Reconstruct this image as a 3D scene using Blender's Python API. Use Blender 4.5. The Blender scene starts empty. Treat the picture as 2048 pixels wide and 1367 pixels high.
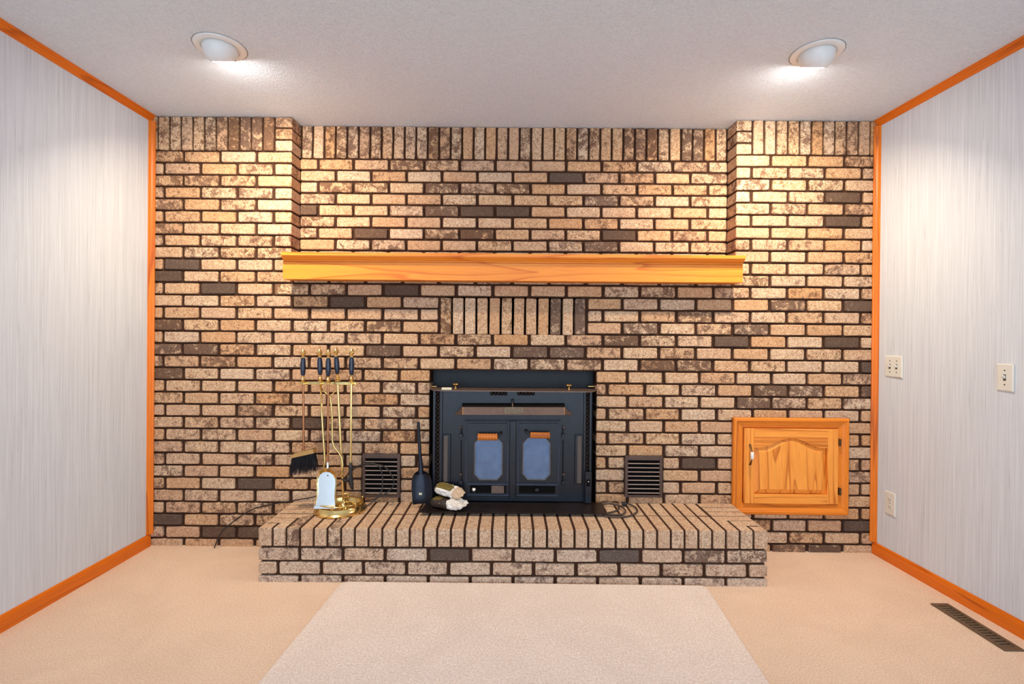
import bpy, bmesh, math, random
from mathutils import Vector, Matrix, noise
random.seed(7)
SC = bpy.context.scene
COL = SC.collection
PI = math.pi

# ------------------------------------------------------------------ camera
FPX, DIST = 990.0, 2.81                      # focal length in pixels of the 2048 px frame; distance to the brick face
YAW, PIT, ROL, SX, SY, EYE = 0.0035, -0.0033, 0.0085, -7.45, -5.35, 1.2017
FWD = Vector((-math.sin(YAW)*math.cos(PIT), math.cos(YAW)*math.cos(PIT), math.sin(PIT)))
_r = Vector((math.cos(YAW), math.sin(YAW), 0)); _u = _r.cross(FWD)
RGT = math.cos(ROL)*_r + math.sin(ROL)*_u
UPV = -math.sin(ROL)*_r + math.cos(ROL)*_u
CAM = Vector((0, -DIST, EYE))
cd = bpy.data.cameras.new('camera'); cam = bpy.data.objects.new('camera', cd); COL.objects.link(cam)
cd.sensor_width = 36; cd.lens = FPX/2048*36; cd.shift_x = -SX/2048; cd.shift_y = SY/2048
cd.clip_start = 0.05
M = Matrix((( RGT.x, UPV.x, -FWD.x, CAM.x), (RGT.y, UPV.y, -FWD.y, CAM.y), (RGT.z, UPV.z, -FWD.z, CAM.z), (0, 0, 0, 1)))
cam.matrix_world = M
SC.camera = cam

# ------------------------------------------------------------------ world (daylight from the open room behind) and exposure
w = bpy.data.worlds.new('world'); SC.world = w; w.use_nodes = True
bg = w.node_tree.nodes['Background']; bg.inputs[0].default_value = (0.67, 0.83, 1.0, 1); bg.inputs[1].default_value = 3.15
SC.view_settings.view_transform = 'Standard'; SC.view_settings.look = 'None'
SC.view_settings.exposure = 0.0; SC.view_settings.gamma = 1.0; SC.view_settings.use_curve_mapping = False
LAMP_W = 14.0; LAMP_COL = (1.0, 0.81, 0.57)  # the two eyeball lamps (built with their fixtures below)

# ------------------------------------------------------------------ helpers
def ray(px, py):
    return FWD + (px-1024-SX)/FPX*RGT - (py-683.5-SY)/FPX*UPV
def at(px, py, Y=0.0):
    d = ray(px, py); return CAM + d*((Y-CAM.y)/d.y)
def ground(px, py, z=0.0):
    d = ray(px, py); return CAM + d*((z-CAM.z)/d.z)
def atx(px, py, X):
    d = ray(px, py); return CAM + d*((X-CAM.x)/d.x)

class MB:
    def __init__(s): s.v = []; s.f = []
    def add(s, vs, fs):
        o = len(s.v); s.v += [Vector(p) for p in vs]; s.f += [[i+o for i in f] for f in fs]; return s
    def box(s, a, b, bev=0.0):
        x0, y0, z0 = a; x1, y1, z1 = b
        if bev <= 0:
            vs = [(x, y, z) for x in (x0, x1) for y in (y0, y1) for z in (z0, z1)]
            return s.add(vs, [[0,1,3,2],[4,6,7,5],[0,4,5,1],[2,3,7,6],[0,2,6,4],[1,5,7,3]])
        bm = bmesh.new(); r = bmesh.ops.create_cube(bm, size=1)
        for v in bm.verts: v.co = Vector(((v.co.x+.5)*(x1-x0)+x0, (v.co.y+.5)*(y1-y0)+y0, (v.co.z+.5)*(z1-z0)+z0))
        bmesh.ops.bevel(bm, geom=bm.edges[:], offset=bev, segments=2, affect='EDGES', profile=.5)
        bm.verts.index_update()
        s.add([v.co.copy() for v in bm.verts], [[v.index for v in f.verts] for f in bm.faces]); bm.free(); return s
    def prism(s, pts, d):                      # planar polygon (3D points) extruded by vector d
        n = len(pts); d = Vector(d); a = [Vector(p) for p in pts]; b = [p+d for p in a]
        return s.add(a+b, [list(range(n)), [n+i for i in reversed(range(n))]] + [[i, (i+1) % n, n+(i+1) % n, n+i] for i in range(n)])
    def tube(s, pts, r, n=10, cap=True):
        P = [Vector(p) for p in pts]; k = len(P); R = r if isinstance(r, (list, tuple)) else [r]*k
        t0 = (P[1]-P[0]).normalized(); a = Vector((0, 0, 1)) if abs(t0.z) < .9 else Vector((1, 0, 0)); u = t0.cross(a).normalized()
        vs = []; fs = []
        for i in range(k):
            t = ((P[min(i+1, k-1)]-P[max(i-1, 0)])).normalized(); u = (u - t*u.dot(t)).normalized(); w_ = t.cross(u)
            for j in range(n):
                q = 2*PI*j/n; vs.append(P[i] + (u*math.cos(q)+w_*math.sin(q))*R[i])
        for i in range(k-1):
            for j in range(n): fs.append([i*n+j, i*n+(j+1) % n, (i+1)*n+(j+1) % n, (i+1)*n+j])
        if cap: fs += [list(reversed(range(n))), [(k-1)*n+j for j in range(n)]]
        return s.add(vs, fs)
    def lathe(s, prof, c=(0, 0, 0), n=24, axis=(0, 0, 1)):   # profile of (radius, height) about an axis through c
        q = Vector((0, 0, 1)).rotation_difference(Vector(axis)); c = Vector(c); vs = []; fs = []; k = len(prof)
        for (r, z) in prof:
            for j in range(n): vs.append(c + q @ Vector((r*math.cos(2*PI*j/n), r*math.sin(2*PI*j/n), z)))
        for i in range(k-1):
            for j in range(n): fs.append([i*n+j, i*n+(j+1) % n, (i+1)*n+(j+1) % n, (i+1)*n+j])
        if prof[0][0] > 1e-4: fs.append(list(reversed(range(n))))
        if prof[-1][0] > 1e-4: fs.append([(k-1)*n+j for j in range(n)])
        return s.add(vs, fs)
    def build(s, name, mat, parent=None, smooth=False, local=True, recalc=True, angle=None):
        off = Vector((0, 0, 0))
        if parent is not None and local:
            p = parent
            while p is not None: off += p.location; p = p.parent
        me = bpy.data.meshes.new(name); me.from_pydata([v-off for v in s.v], [], s.f)
        bm = bmesh.new(); bm.from_mesh(me)
        bmesh.ops.remove_doubles(bm, verts=bm.verts[:], dist=1e-6)
        if recalc: bmesh.ops.recalc_face_normals(bm, faces=bm.faces[:])
        bm.to_mesh(me); bm.free()
        if smooth:
            me.shade_smooth()
            if angle: me.set_sharp_from_angle(angle=angle)
        o = bpy.data.objects.new(name, me); COL.objects.link(o)
        if mat is not None: me.materials.append(mat)
        o.parent = parent
        return o

def empty(name, loc):
    o = bpy.data.objects.new(name, None); COL.objects.link(o); o.location = loc; o.empty_display_size = .05; return o
def tag(o, label=None, cat=None, group=None, kind=None):
    if label: o['label'] = label
    if cat: o['category'] = cat
    if group: o['group'] = group
    if kind: o['kind'] = kind
    return o
def copy_tree(o, parent=None):
    c = o.copy(); COL.objects.link(c); c.parent = parent
    for ch in list(o.children): copy_tree(ch, c)
    return c
def srgb(r, g, b):
    f = lambda c: (c/255/12.92) if c/255 <= .04045 else ((c/255+.055)/1.055)**2.4
    return (f(r), f(g), f(b), 1)
SM = math.radians(35)

# ------------------------------------------------------------------ materials
class NT:
    def __init__(s, name):
        s.m = bpy.data.materials.new(name); s.m.use_nodes = True; s.t = s.m.node_tree
        s.b = s.t.nodes['Principled BSDF']
    def n(s, typ, **kw):
        nd = s.t.nodes.new(typ)
        for k, v in kw.items():
            if hasattr(nd, k): setattr(nd, k, v)
            else: nd.inputs[k].default_value = v
        return nd
    def l(s, a, b): s.t.links.new(a, b)
    def noise(s, vec, scale, detail=2, rough=.5, dist=0):
        nd = s.n('ShaderNodeTexNoise'); nd.inputs['Scale'].default_value = scale; nd.inputs['Detail'].default_value = detail
        nd.inputs['Roughness'].default_value = rough; nd.inputs['Distortion'].default_value = dist
        if vec is not None: s.l(vec, nd.inputs['Vector'])
        return nd.outputs['Fac']
    def coord(s, scale=(1, 1, 1), rand=0):
        tc = s.n('ShaderNodeTexCoord'); mp = s.n('ShaderNodeMapping'); mp.inputs['Scale'].default_value = scale
        s.l(tc.outputs['Object'], mp.inputs['Vector'])
        if rand:
            oi = s.n('ShaderNodeObjectInfo'); mu = s.n('ShaderNodeMath', operation='MULTIPLY'); mu.inputs[1].default_value = rand
            s.l(oi.outputs['Random'], mu.inputs[0])
            cx = s.n('ShaderNodeCombineXYZ')
            for i in range(3): s.l(mu.outputs[0], cx.inputs[i])
            s.l(cx.outputs[0], mp.inputs['Location'])
        return mp.outputs[0]
    def ramp(s, fac, stops, interp='LINEAR'):
        r = s.n('ShaderNodeValToRGB'); r.color_ramp.interpolation = interp; e = r.color_ramp.elements
        while len(e) < len(stops): e.new(.5)
        for el, (p, c) in zip(e, stops): el.position = p; el.color = c if len(c) == 4 else (*c, 1)
        s.l(fac, r.inputs[0]); return r.outputs[0]
    def math(s, op, a, b=None, clamp=False):
        nd = s.n('ShaderNodeMath', operation=op, use_clamp=clamp)
        for i, x in enumerate((a, b)):
            if x is None: continue
            if isinstance(x, (int, float)): nd.inputs[i].default_value = x
            else: s.l(x, nd.inputs[i])
        return nd.outputs[0]
    def mix(s, fac, a, b, blend='MIX'):
        nd = s.n('ShaderNodeMix', data_type='RGBA', blend_type=blend)
        for i, x in ((0, fac), (6, a), (7, b)):
            if isinstance(x, (int, float)): nd.inputs[i].default_value = x
            elif isinstance(x, tuple): nd.inputs[i].default_value = x
            else: s.l(x, nd.inputs[i])
        return nd.outputs[2]
    def bump(s, h, strength, dist, normal=None):
        b = s.n('ShaderNodeBump'); b.inputs['Strength'].default_value = strength; b.inputs['Distance'].default_value = dist
        s.l(h, b.inputs['Height'])
        if normal is not None: s.l(normal, b.inputs['Normal'])
        s.l(b.outputs[0], s.b.inputs['Normal']); return b.outputs[0]
    def set(s, color=None, rough=None, metal=None, spec=None):
        for k, v in (('Base Color', color), ('Roughness', rough), ('Metallic', metal), ('Specular IOR Level', spec)):
            if v is None: continue
            if isinstance(v, (int, float, tuple)): s.b.inputs[k].default_value = v
            else: s.l(v, s.b.inputs[k])
        return s.m

def mat_plain(name, col, rough=.5, metal=0, spec=.5, grain=60, amt=.12, bump=0, aniso=None):
    t = NT(name); v = t.coord(); f = t.noise(v, grain, 3)
    lo = tuple(c*(1-amt) for c in col[:3])+(1,); hi = tuple(min(1, c*(1+amt)) for c in col[:3])+(1,)
    t.set(t.ramp(f, [(.3, lo), (.7, hi)]), rough, metal, spec)
    if bump: t.bump(f, bump, .002)
    return t.m

def mat_brick(name):
    t = NT(name); v = t.coord((1, 1, 1), rand=37.0)
    oi = t.n('ShaderNodeObjectInfo'); sep = t.n('ShaderNodeSeparateColor'); t.l(oi.outputs['Color'], sep.inputs[0])
    dark, tone = sep.outputs[0], sep.outputs[1]
    big = t.noise(v, 24, 4, .6, .8); mid = t.noise(v, 85, 6, .72, 1.6); fine = t.noise(v, 300, 3, .7); crk = t.noise(v, 140, 4, .75, 2.5)
    warm = t.mix(tone, srgb(238, 210, 172), srgb(226, 178, 130))
    base = t.mix(t.ramp(mid, [(.40, (0,)*3), (.62, (1,)*3)]), warm, srgb(176, 120, 76))
    s = t.math('ADD', t.math('MULTIPLY', big, .75), t.math('MULTIPLY', mid, .55))
    s = t.math('ADD', s, t.math('MULTIPLY', t.math('SUBTRACT', dark, .5), .60))
    m = t.ramp(s, [(.62, (0,)*3), (.74, (1,)*3)])
    brown = t.mix(t.ramp(dark, [(.35, (0,)*3), (.9, (1,)*3)]), srgb(128, 84, 56), srgb(66, 52, 47))
    c = t.mix(t.math('MULTIPLY', m, .92), base, brown)
    pit = t.ramp(crk, [(.40, (1,)*3), (.485, (0,)*3)])
    c = t.mix(t.math('MULTIPLY', pit, .75), c, srgb(84, 55, 38))
    lit = t.ramp(crk, [(.57, (0,)*3), (.66, (1,)*3)])
    c = t.mix(t.math('MULTIPLY', t.math('MULTIPLY', lit, m), .65), c, srgb(196, 164, 130))
    hs = t.n('ShaderNodeHueSaturation'); t.l(c, hs.inputs['Color']); t.l(t.math('SUBTRACT', 1.0, sep.outputs[2]), hs.inputs['Saturation'])   # per-brick greying: random on walls, painted cool daylight on the hearth
    t.set(hs.outputs[0], .88, 0, .25)
    h = t.math('ADD', t.math('MULTIPLY', fine, .5), mid)
    t.bump(h, .5, .003)
    return t.m

def mat_wood(name, light, mid, dark, axis='X', rough=.38, rings=9.0, seed=0.0):
    t = NT(name); k = .055
    sc = {'X': (k, 1, 1), 'Y': (1, k, 1), 'Z': (1, 1, k)}[axis]
    tc = t.n('ShaderNodeTexCoord'); mp = t.n('ShaderNodeMapping'); mp.inputs['Scale'].default_value = sc
    mp.inputs['Location'].default_value = (seed, seed*.7, seed*1.3); t.l(tc.outputs['Object'], mp.inputs['Vector']); v = mp.outputs[0]
    n1 = t.noise(v, 7, 2, .5, .4)
    r = t.math('FRACT', t.math('MULTIPLY', n1, rings))
    ring = t.ramp(r, [(0, (.05,)*3), (.6, (.3,)*3), (.92, (1,)*3), (1, (.05,)*3)])
    fib = t.noise(v, 150, 3, .6)
    c = t.mix(t.math('MULTIPLY', ring, .75), light, mid)
    c = t.mix(t.ramp(fib, [(.42, (.16,)*3), (.58, (0,)*3)]), c, dark)
    c = t.mix(t.ramp(r, [(.80, (0,)*3), (.94, (.6,)*3), (1, (0,)*3)]), c, dark)
    t.set(c, rough, 0, .4); t.bump(fib, .08, .001)
    return t.m

M_brick = mat_brick('brick_mottled')
M_mortar = mat_plain('mortar_brown', srgb(70, 47, 35), .95, 0, .1, 180, .3, .5)
M_void = mat_plain('void_black', (.006, .005, .005, 1), .9, 0, .1)  # flat black, mostly standing in for the darkness inside openings
LW, MW, DW = srgb(252, 166, 70), srgb(232, 132, 42), srgb(168, 84, 22)
M_mantel = mat_wood('mantel_pine', srgb(246, 152, 52), srgb(234, 126, 32), srgb(196, 92, 20), 'X', .4, 8)
M_trimZ = mat_wood('trim_pine_vertical', srgb(230, 124, 24), srgb(212, 104, 16), srgb(150, 66, 10), 'Z', .4, 7)
M_trimY = mat_wood('trim_pine_long', srgb(230, 118, 18), srgb(214, 102, 12), srgb(168, 74, 10), 'Y', .4, 7)
M_oakX = mat_wood('oak_across', LW, MW, DW, 'X', .4, 12, 2.1)
M_oakZ = mat_wood('oak_upright', LW, MW, DW, 'Z', .4, 12, 5.3)
M_frameX = mat_wood('frame_across', srgb(236, 138, 38), srgb(218, 116, 26), srgb(160, 78, 16), 'X', .4, 7, 1)
M_frameZ = mat_wood('frame_upright', srgb(236, 138, 38), srgb(218, 116, 26), srgb(160, 78, 16), 'Z', .4, 7, 3)
M_brass = mat_plain('polished_brass', srgb(236, 208, 138), .18, 1, .5, 40, .08)
M_brassd = mat_plain('aged_brass', srgb(205, 160, 95), .3, 1, .5, 80, .15)
M_bronze = mat_plain('bronze_rod', srgb(170, 115, 80), .3, 1, .5, 80, .15)
M_bronzed = mat_plain('dull_bronze', srgb(120, 108, 92), .5, .4, .5, 80, .2)
M_silver = mat_plain('mirror_steel', srgb(235, 240, 240), .2, 1, .5, 30, .03)
M_white = mat_plain('white_enamel', srgb(228, 228, 226), .35, 0, .5, 30, .02)
M_plate = mat_plain('ivory_plastic', srgb(226, 225, 216), .3, 0, .5, 30, .02)
M_slot = mat_plain('slot_dark', srgb(70, 68, 66), .5)
M_shadowline = mat_plain('gap_grey', srgb(120, 116, 112), .8)
M_stove = mat_plain('stove_paint', srgb(19, 25, 36), .32, .2, .5, 25, .25, .05)
M_stovel = mat_plain('stove_paint_highlight', srgb(58, 70, 92), .35, .3, .5, 40, .2)  # lighter stove paint standing in for highlights along raised edges
M_stoved = mat_plain('stove_paint_dark', srgb(15, 18, 25), .5, .2, .5, 30, .2)
M_hood = mat_plain('stove_hood_brown', srgb(112, 92, 82), .45, .5, .5, 60, .12)
M_apron = mat_plain('apron_plate_brown', srgb(52, 40, 36), .35, .6, .5, 20, .25)
M_vent = mat_plain('register_brown', srgb(82, 62, 54), .45, .1, .5, 60, .15)
M_slat = mat_plain('register_slat_lit', srgb(168, 146, 132), .4, .1, .5, 60, .12)  # lighter than the frame: edges catching light, put into the colour
M_reg = mat_plain('floor_register_brown', srgb(112, 90, 66), .45, .4, .5, 60, .2)
M_handle = mat_plain('navy_marble', srgb(26, 36, 58), .15, 0, .6, 45, .5)
M_bristle = mat_plain('black_bristle', srgb(16, 18, 26), .6, 0, .4, 300, .5)
M_iron = mat_plain('black_iron', srgb(58, 56, 56), .5, .6, .5, 120, .4, .4)
M_coal = mat_plain('coal_shovel_black', srgb(26, 30, 42), .28, .5, .5, 30, .4)
M_cord = mat_plain('cord_black', srgb(36, 33, 34), .5)
M_cordb = mat_plain('cord_brown', srgb(70, 58, 50), .5)
M_spring = mat_wood('handle_turned_wood', srgb(214, 128, 48), srgb(180, 92, 30), srgb(110, 50, 18), 'X', .4, 10)
M_ceramic = mat_plain('white_ceramic', srgb(240, 236, 226), .15)
M_cream = mat_plain('cream_card', srgb(236, 228, 196), .7)
M_hinge = mat_plain('hinge_bronze', srgb(96, 74, 50), .35, .8)

def mat_screen(name):
    t = NT(name); tc = t.n('ShaderNodeTexCoord'); mp = t.n('ShaderNodeMapping'); mp.inputs['Rotation'].default_value = (0, math.radians(40), 0)
    t.l(tc.outputs['Object'], mp.inputs['Vector']); sep = t.n('ShaderNodeSeparateXYZ'); t.l(mp.outputs[0], sep.inputs[0])
    a = t.math('SINE', t.math('MULTIPLY', sep.outputs[0], 1050)); b = t.math('SINE', t.math('MULTIPLY', sep.outputs[2], 1050))
    f = t.math('MULTIPLY', t.math('ADD', t.math('ADD', a, b), 2), .25)
    nz = t.noise(tc.outputs['Object'], 22, 3)
    f = t.math('MULTIPLY', f, t.math('ADD', t.math('MULTIPLY', nz, .7), .6))
    t.set(t.ramp(f, [(.15, srgb(20, 30, 50)), (.7, srgb(124, 146, 182))]), .4, .5, .5); t.bump(f, .4, .001)
    return t.m
M_screen = mat_screen('glass_screen_blue')

def mat_lattice(name):
    t = NT(name); tc = t.n('ShaderNodeTexCoord'); sep = t.n('ShaderNodeSeparateXYZ'); t.l(tc.outputs['Object'], sep.inputs[0])
    a = t.math('SINE', t.math('MULTIPLY', sep.outputs[0], 1100)); b = t.math('SINE', t.math('MULTIPLY', sep.outputs[2], 1100))
    f = t.math('MULTIPLY', t.math('ADD', t.math('MULTIPLY', a, b), 1), .5)
    t.set(t.ramp(f, [(.35, srgb(20, 20, 26)), (.6, srgb(120, 106, 96))]), .5, .3, .4)
    return t.m
M_latt = mat_lattice('perforated_grille')

def mat_wallpaper(name, along):
    t = NT(name)
    v1 = t.coord((1, 1, .012)); v2 = t.coord((1, 1, .03)); v3 = t.coord((1, 1, 1))
    a = t.noise(v1, 190, 4, .65); b = t.noise(v2, 130, 4, .7); c = t.noise(v3, 2.2, 2)
    base = t.ramp(a, [(.3, srgb(198, 204, 212)), (.7, srgb(224, 230, 238))])
    st = t.ramp(b, [(.60, (0,)*3), (.74, (1,)*3)])
    col = t.mix(t.math('MULTIPLY', st, .42), base, srgb(140, 142, 146))
    col = t.mix(t.math('MULTIPLY', c, .08), col, srgb(216, 206, 194))
    t.set(col, .8, 0, .2); t.bump(a, .25, .001)
    return t.m
M_wallL = mat_wallpaper('wallpaper_grasscloth', 'Y')

def mat_ceiling():
    t = NT('ceiling_stipple'); v = t.coord(); a = t.noise(v, 180, 3, .65); b = t.noise(v, 80, 3, .6)
    h = t.math('ADD', a, t.math('MULTIPLY', b, .8))
    t.set(t.ramp(h, [(.6, srgb(222, 232, 243)), (1.15, srgb(238, 246, 255))]), .9, 0, .15); t.bump(h, 1.0, .007)
    return t.m
M_ceil = mat_ceiling()

def mat_carpet(name, a, b, scale=170):
    t = NT(name); v = t.coord(); f = t.noise(v, scale, 4, .75); g = t.noise(v, 3.2, 4, .6, 1.2); k = t.noise(v, 60, 3, .6)
    c = t.mix(t.ramp(f, [(.38, (0,)*3), (.62, (1,)*3)]), a, b)
    c = t.mix(t.ramp(g, [(.38, (.14,)*3), (.62, (0,)*3)]), c, tuple(x*.72 for x in a[:3])+(1,))
    t.set(c, .95, 0, .05); h = t.math('ADD', f, t.math('MULTIPLY', k, .7)); t.bump(h, .6, .008)
    return t.m
M_carpet = mat_carpet('carpet_beige', srgb(232, 194, 162), srgb(255, 230, 206))
M_rug = mat_carpet('rug_beige', srgb(230, 206, 190), srgb(255, 242, 231), 130)

# ------------------------------------------------------------------ room shell
XL0, XL1, XR0, XR1, H = -2.0459, -2.0405, 2.0699, 2.1214, 2.445
YB = -4.6
def xl(y): return XL0 + (XL1-XL0)*(-y/1.6)
def xr(y): return XR0 + (XR1-XR0)*(-y/1.6)
def struct(mb, name, mat, **k): return tag(mb.build(name, mat, **k), kind='structure')
struct(MB().box((-2.4, YB, -.12), (2.5, .3, 0)), 'floor', M_carpet)
struct(MB().box((-2.4, YB, H), (2.5, .4, H+.12)), 'ceiling', M_ceil)
struct(MB().prism([(xl(.3), .3, 0), (xl(YB), YB, 0), (xl(YB)-.1, YB, 0), (xl(.3)-.1, .3, 0)], (0, 0, H)), 'wall_left', M_wallL)
struct(MB().prism([(xr(.3), .3, 0), (xr(YB), YB, 0), (xr(YB)+.1, YB, 0), (xr(.3)+.1, .3, 0)], (0, 0, H)), 'wall_right', M_wallL)

def sweep_wall(name, prof, side, y0, y1, mat):      # profile of (distance from wall, z) run along a side wall
    mb = MB(); f = xl if side < 0 else xr; s = 1 if side < 0 else -1; n = len(prof)
    vs = [(f(y)+s*d, y, z) for y in (y0, y1) for (d, z) in prof]
    mb.add(vs, [list(range(n)), [n+i for i in reversed(range(n))]] + [[i, (i+1) % n, n+(i+1) % n, n+i] for i in range(n)])
    return struct(mb, name, mat)
BASE = [(0, 0), (.0125, 0), (.0125, .050), (.0105, .054), (.0105, .057), (.008, .064), (.004, .068), (0, .068)]
CROWN = [(0, H), (.024, H), (.024, H-.006), (.016, H-.012), (.016, H-.016), (.011, H-.024), (.011, H-.028), (.006, H-.037), (0, H-.037)]
for s, nm in ((-1, 'left'), (1, 'right')):
    sweep_wall('baseboard_'+nm, BASE, s, -.004, YB+.05, M_trimY)
    sweep_wall('trim_%d' % (1 if s < 0 else 2), CROWN, s, -.004, YB+.05, M_trimY)
    # upright corner moulding between the side wall and the brick
    x = xl(-.01) if s < 0 else xr(-.01); q = 1 if s < 0 else -1
    pr = [(0, 0), (.026, 0), (.026, -.006), (.019, -.010), (.019, -.012), (.013, -.018), (.007, -.020), (.007, -.022), (0, -.024)]
    struct(MB().prism([(x+q*d, -.003+y, .070) for d, y in pr], (0, 0, H-.036-.070)), 'trim_%d' % (3 if s < 0 else 4), M_trimZ)

# ------------------------------------------------------------------ brick walls
J = .0170                                        # upright joint
REC = .115                                       # depth of the panel above the mantel
def rowpx(k): return 303.4+23.94*k if k <= 11 else 566.7+24.36*(k-11)
ZT = [at(440, rowpx(k)).z for k in range(0, 34)]
XCL, XCR = at(583, 400).x, at(1472.5, 400).x
ZREC = at(1024, 512).z

DARK = []   # (px, py, darkness) brick by brick, as the bricks themselves are fired
def D_(ox, oy, *l):
    for (zx, zy, d) in l: DARK.append((ox+zx/3.906, oy+zy/3.906, d))
m_, d_ = .56, .92
D_(280, 210, (175,220,.5),(270,220,.52),(360,220,.5),(627,220,.6),(812,220,.7),(900,220,.66),(1120,120,.55),(210,405,.55),(325,500,.45),(210,590,m_),(465,590,.6),
   (210,780,m_),(330,880,.45),(210,970,m_),(110,1065,.5),(905,1065,.55),(330,1247,.85),(210,1335,.95),(1295,280,.6),(1580,280,.6),(1755,280,.55),(1850,280,.6),(1940,280,.5),
   (1530,645,.6),(1390,735,.58),(1310,825,.85),(1390,913,.6),(1810,1005,.85))
D_(780, 210, (170,290,.5),(260,290,.5),(350,290,.62),(440,290,.58),(135,470,.62),(415,470,.52),(695,470,.5),(1380,567,.98),(415,655,.65),(965,655,.62),(1655,742,.65),
   (400,830,.7),(685,830,.85),(965,830,.9),(410,1010,.62),(690,1010,.75),(1800,1010,.88),(1655,1105,.72),(1955,310,.66),(1520,310,.55),(1430,310,.55))
D_(1280, 210, (395,490,.58),(455,310,.68),(615,665,.5),(1730,440,.58),(1605,718,.85),(1600,905,1.0),(1725,812,.55),(920,1345,.6),(635,310,.5),(1300,255,.5),(1480,255,.5))
D_(280, 540, (615,150,.9),(1130,150,.55),(1260,150,.75),(1990,150,.95),(1345,245,.5),(1630,245,.92),(210,430,.75),(1900,430,.62),(215,620,.72),(475,620,.75),(1910,620,.75),
   (140,715,.6),(330,715,.5),(620,715,.58),(1185,715,.5),(1790,715,.55),(210,810,.75),(1040,810,.52),(220,1005,.5),(900,1100,.58),(1315,1200,.9),(760,1200,.5),(480,1200,.5))
D_(780, 540, (110,160,.95),(435,345,.6),(1290,345,.72),(1485,345,.7),(1940,445,.62),(390,540,.58),(1820,540,.75),(45,635,.75),(1105,635,.75),(1395,635,.72),(1245,730,.55),(1530,730,.6))
D_(1280, 540, (920,75,.58),(1155,265,.68),(1710,265,.82),(445,357,.62),(75,455,.65),(870,455,.68),(730,548,.85),(1590,548,.9),(155,740,.72),(450,740,.68),(1770,740,.95),
   (1700,835,.58),(1025,935,.72),(1300,935,.6),(1770,935,.75),(885,1030,.72))
D_(280, 850, (900,460,.88),(230,750,.9),(625,845,.85),(850,845,.85),(340,655,.5),(630,655,.52))
D_(1280, 850, (455,305,1.0),(1700,790,.95),(1155,960,.65),(1440,960,.8))
def darkness(p):                                   # p = world centre of a brick
    v = p-CAM; z = v.dot(FWD); px = 1024+SX+FPX*v.dot(RGT)/z; py = 683.5+SY-FPX*v.dot(UPV)/z
    best = None
    for (x, y, d) in DARK:
        q = abs(x-px)/30+abs(y-py)/11
        if q < 1.0 and (best is None or q < best[0]): best = (q, d)
    return best[1] if best else random.uniform(.20, .56)

MESHES = {}
def brick_mesh(L, Hh, dep, var):                   # front face towards -Y, centred on X and Z, back at +dep
    key = (round(L, 3), round(Hh, 3), round(dep, 3), var)
    if key in MESHES: return MESHES[key]
    rnd = random.Random(hash(key) & 0xffff)
    c = min(.005, Hh*.12); b = .0032; a, h = L/2, Hh/2
    if L >= Hh: o = [(-a+c, -h), (0, -h), (a-c, -h), (a, -h+c), (a, h-c), (a-c, h), (0, h), (-a+c, h), (-a, h-c), (-a, -h+c)]
    else: o = [(-a+c, -h), (a-c, -h), (a, -h+c), (a, 0), (a, h-c), (a-c, h), (-a+c, h), (-a, h-c), (-a, 0), (-a, -h+c)]
    o = [(x+rnd.uniform(-.0013, .0013), z+rnd.uniform(-.0013, .0013)) for x, z in o]; n = len(o)
    vs = [(x*(1-b/a), rnd.uniform(-.0006, .0006), z*(1-b/h)) for x, z in o] + [(x, .0032, z) for x, z in o] + [(x, dep, z) for x, z in o]
    fs = [list(range(n))] + [[i, n+i, n+(i+1) % n, (i+1) % n] for i in range(n)] + [[n+i, 2*n+i, 2*n+(i+1) % n, n+(i+1) % n] for i in range(n)]
    me = bpy.data.meshes.new('brick'); me.from_pydata(vs, [], fs); me.materials.append(M_brick); me.update()
    MESHES[key] = me; return me
def brick(parent, x0, x1, z0, z1, y=0.0, dep=.05, dk=None, off=Vector((0, 0, 0))):
    L, Hh = x1-x0, z1-z0; me = brick_mesh(L, Hh, dep, random.randrange(5))
    o = bpy.data.objects.new('brick', me); COL.objects.link(o); o.parent = parent
    c = Vector(((x0+x1)/2, y+random.uniform(-.0018, .0014), (z0+z1)/2)); o.location = c-off
    o.rotation_euler = (random.uniform(-.006, .006), random.uniform(-.004, .004), random.uniform(-.004, .004))
    o.color = (darkness(c) if dk is None else dk, random.random(), random.uniform(0, .18), 1)
    return o

# openings in the brick face
OX0, OX1 = at(858.5, 860).x, at(1192.5, 860).x; OZ1 = ZT[18]+.004; HZ = .267         # firebox; hearth top height
SX0, SX1 = at(879.5, 630).x, at(1172.5, 630).x; SZ0, SZ1 = ZT[15], ZT[12]+.009      # soldier panel with open slots
VL0, VL1 = at(724, 955).x, at(800, 955).x; VR0, VR1 = at(1250, 955).x, at(1325, 955).x
HX0, HX1 = at(583, 1003).x, at(1466, 1003).x
CX0, CX1, CZ0, CZ1 = at(1466, 930).x, at(1700, 930).x, at(1580, 1031).z, at(1580, 834).z

wl = struct(MB().box((XL0, .013, 0), (XCL-.006, .30, H)), 'wall_back_left', M_mortar)
wr = struct(MB().box((XCR+.006, .013, 0), (XR0, .30, H)), 'wall_back_right', M_mortar)
mc = MB()
for (a, b, c, d) in ((XCL-.006, OX0, 0, OZ1), (OX1, XCR+.006, 0, OZ1), (XCL-.006, XCR+.006, OZ1, SZ0+.004), (XCL-.006, SX0+.026, SZ0+.004, SZ1-.004),
                     (SX1-.026, XCR+.006, SZ0+.004, SZ1-.004), (XCL-.006, XCR+.006, SZ1-.004, ZREC), (OX0, OX1, 0, HZ-.02)):
    mc.box((a, .013, c), (b, .12, d))
wc = struct(mc, 'wall_back_center', M_mortar)
wp = struct(MB().box((XCL-.006, REC+.013, ZREC-.02), (XCR+.006, .30, H)), 'wall_back_recess', M_mortar)
MB().box((SX0+.02, .10, SZ0-.01), (SX1-.02, .125, SZ1+.01)).build('slot_backing', M_void, wc)

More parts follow.
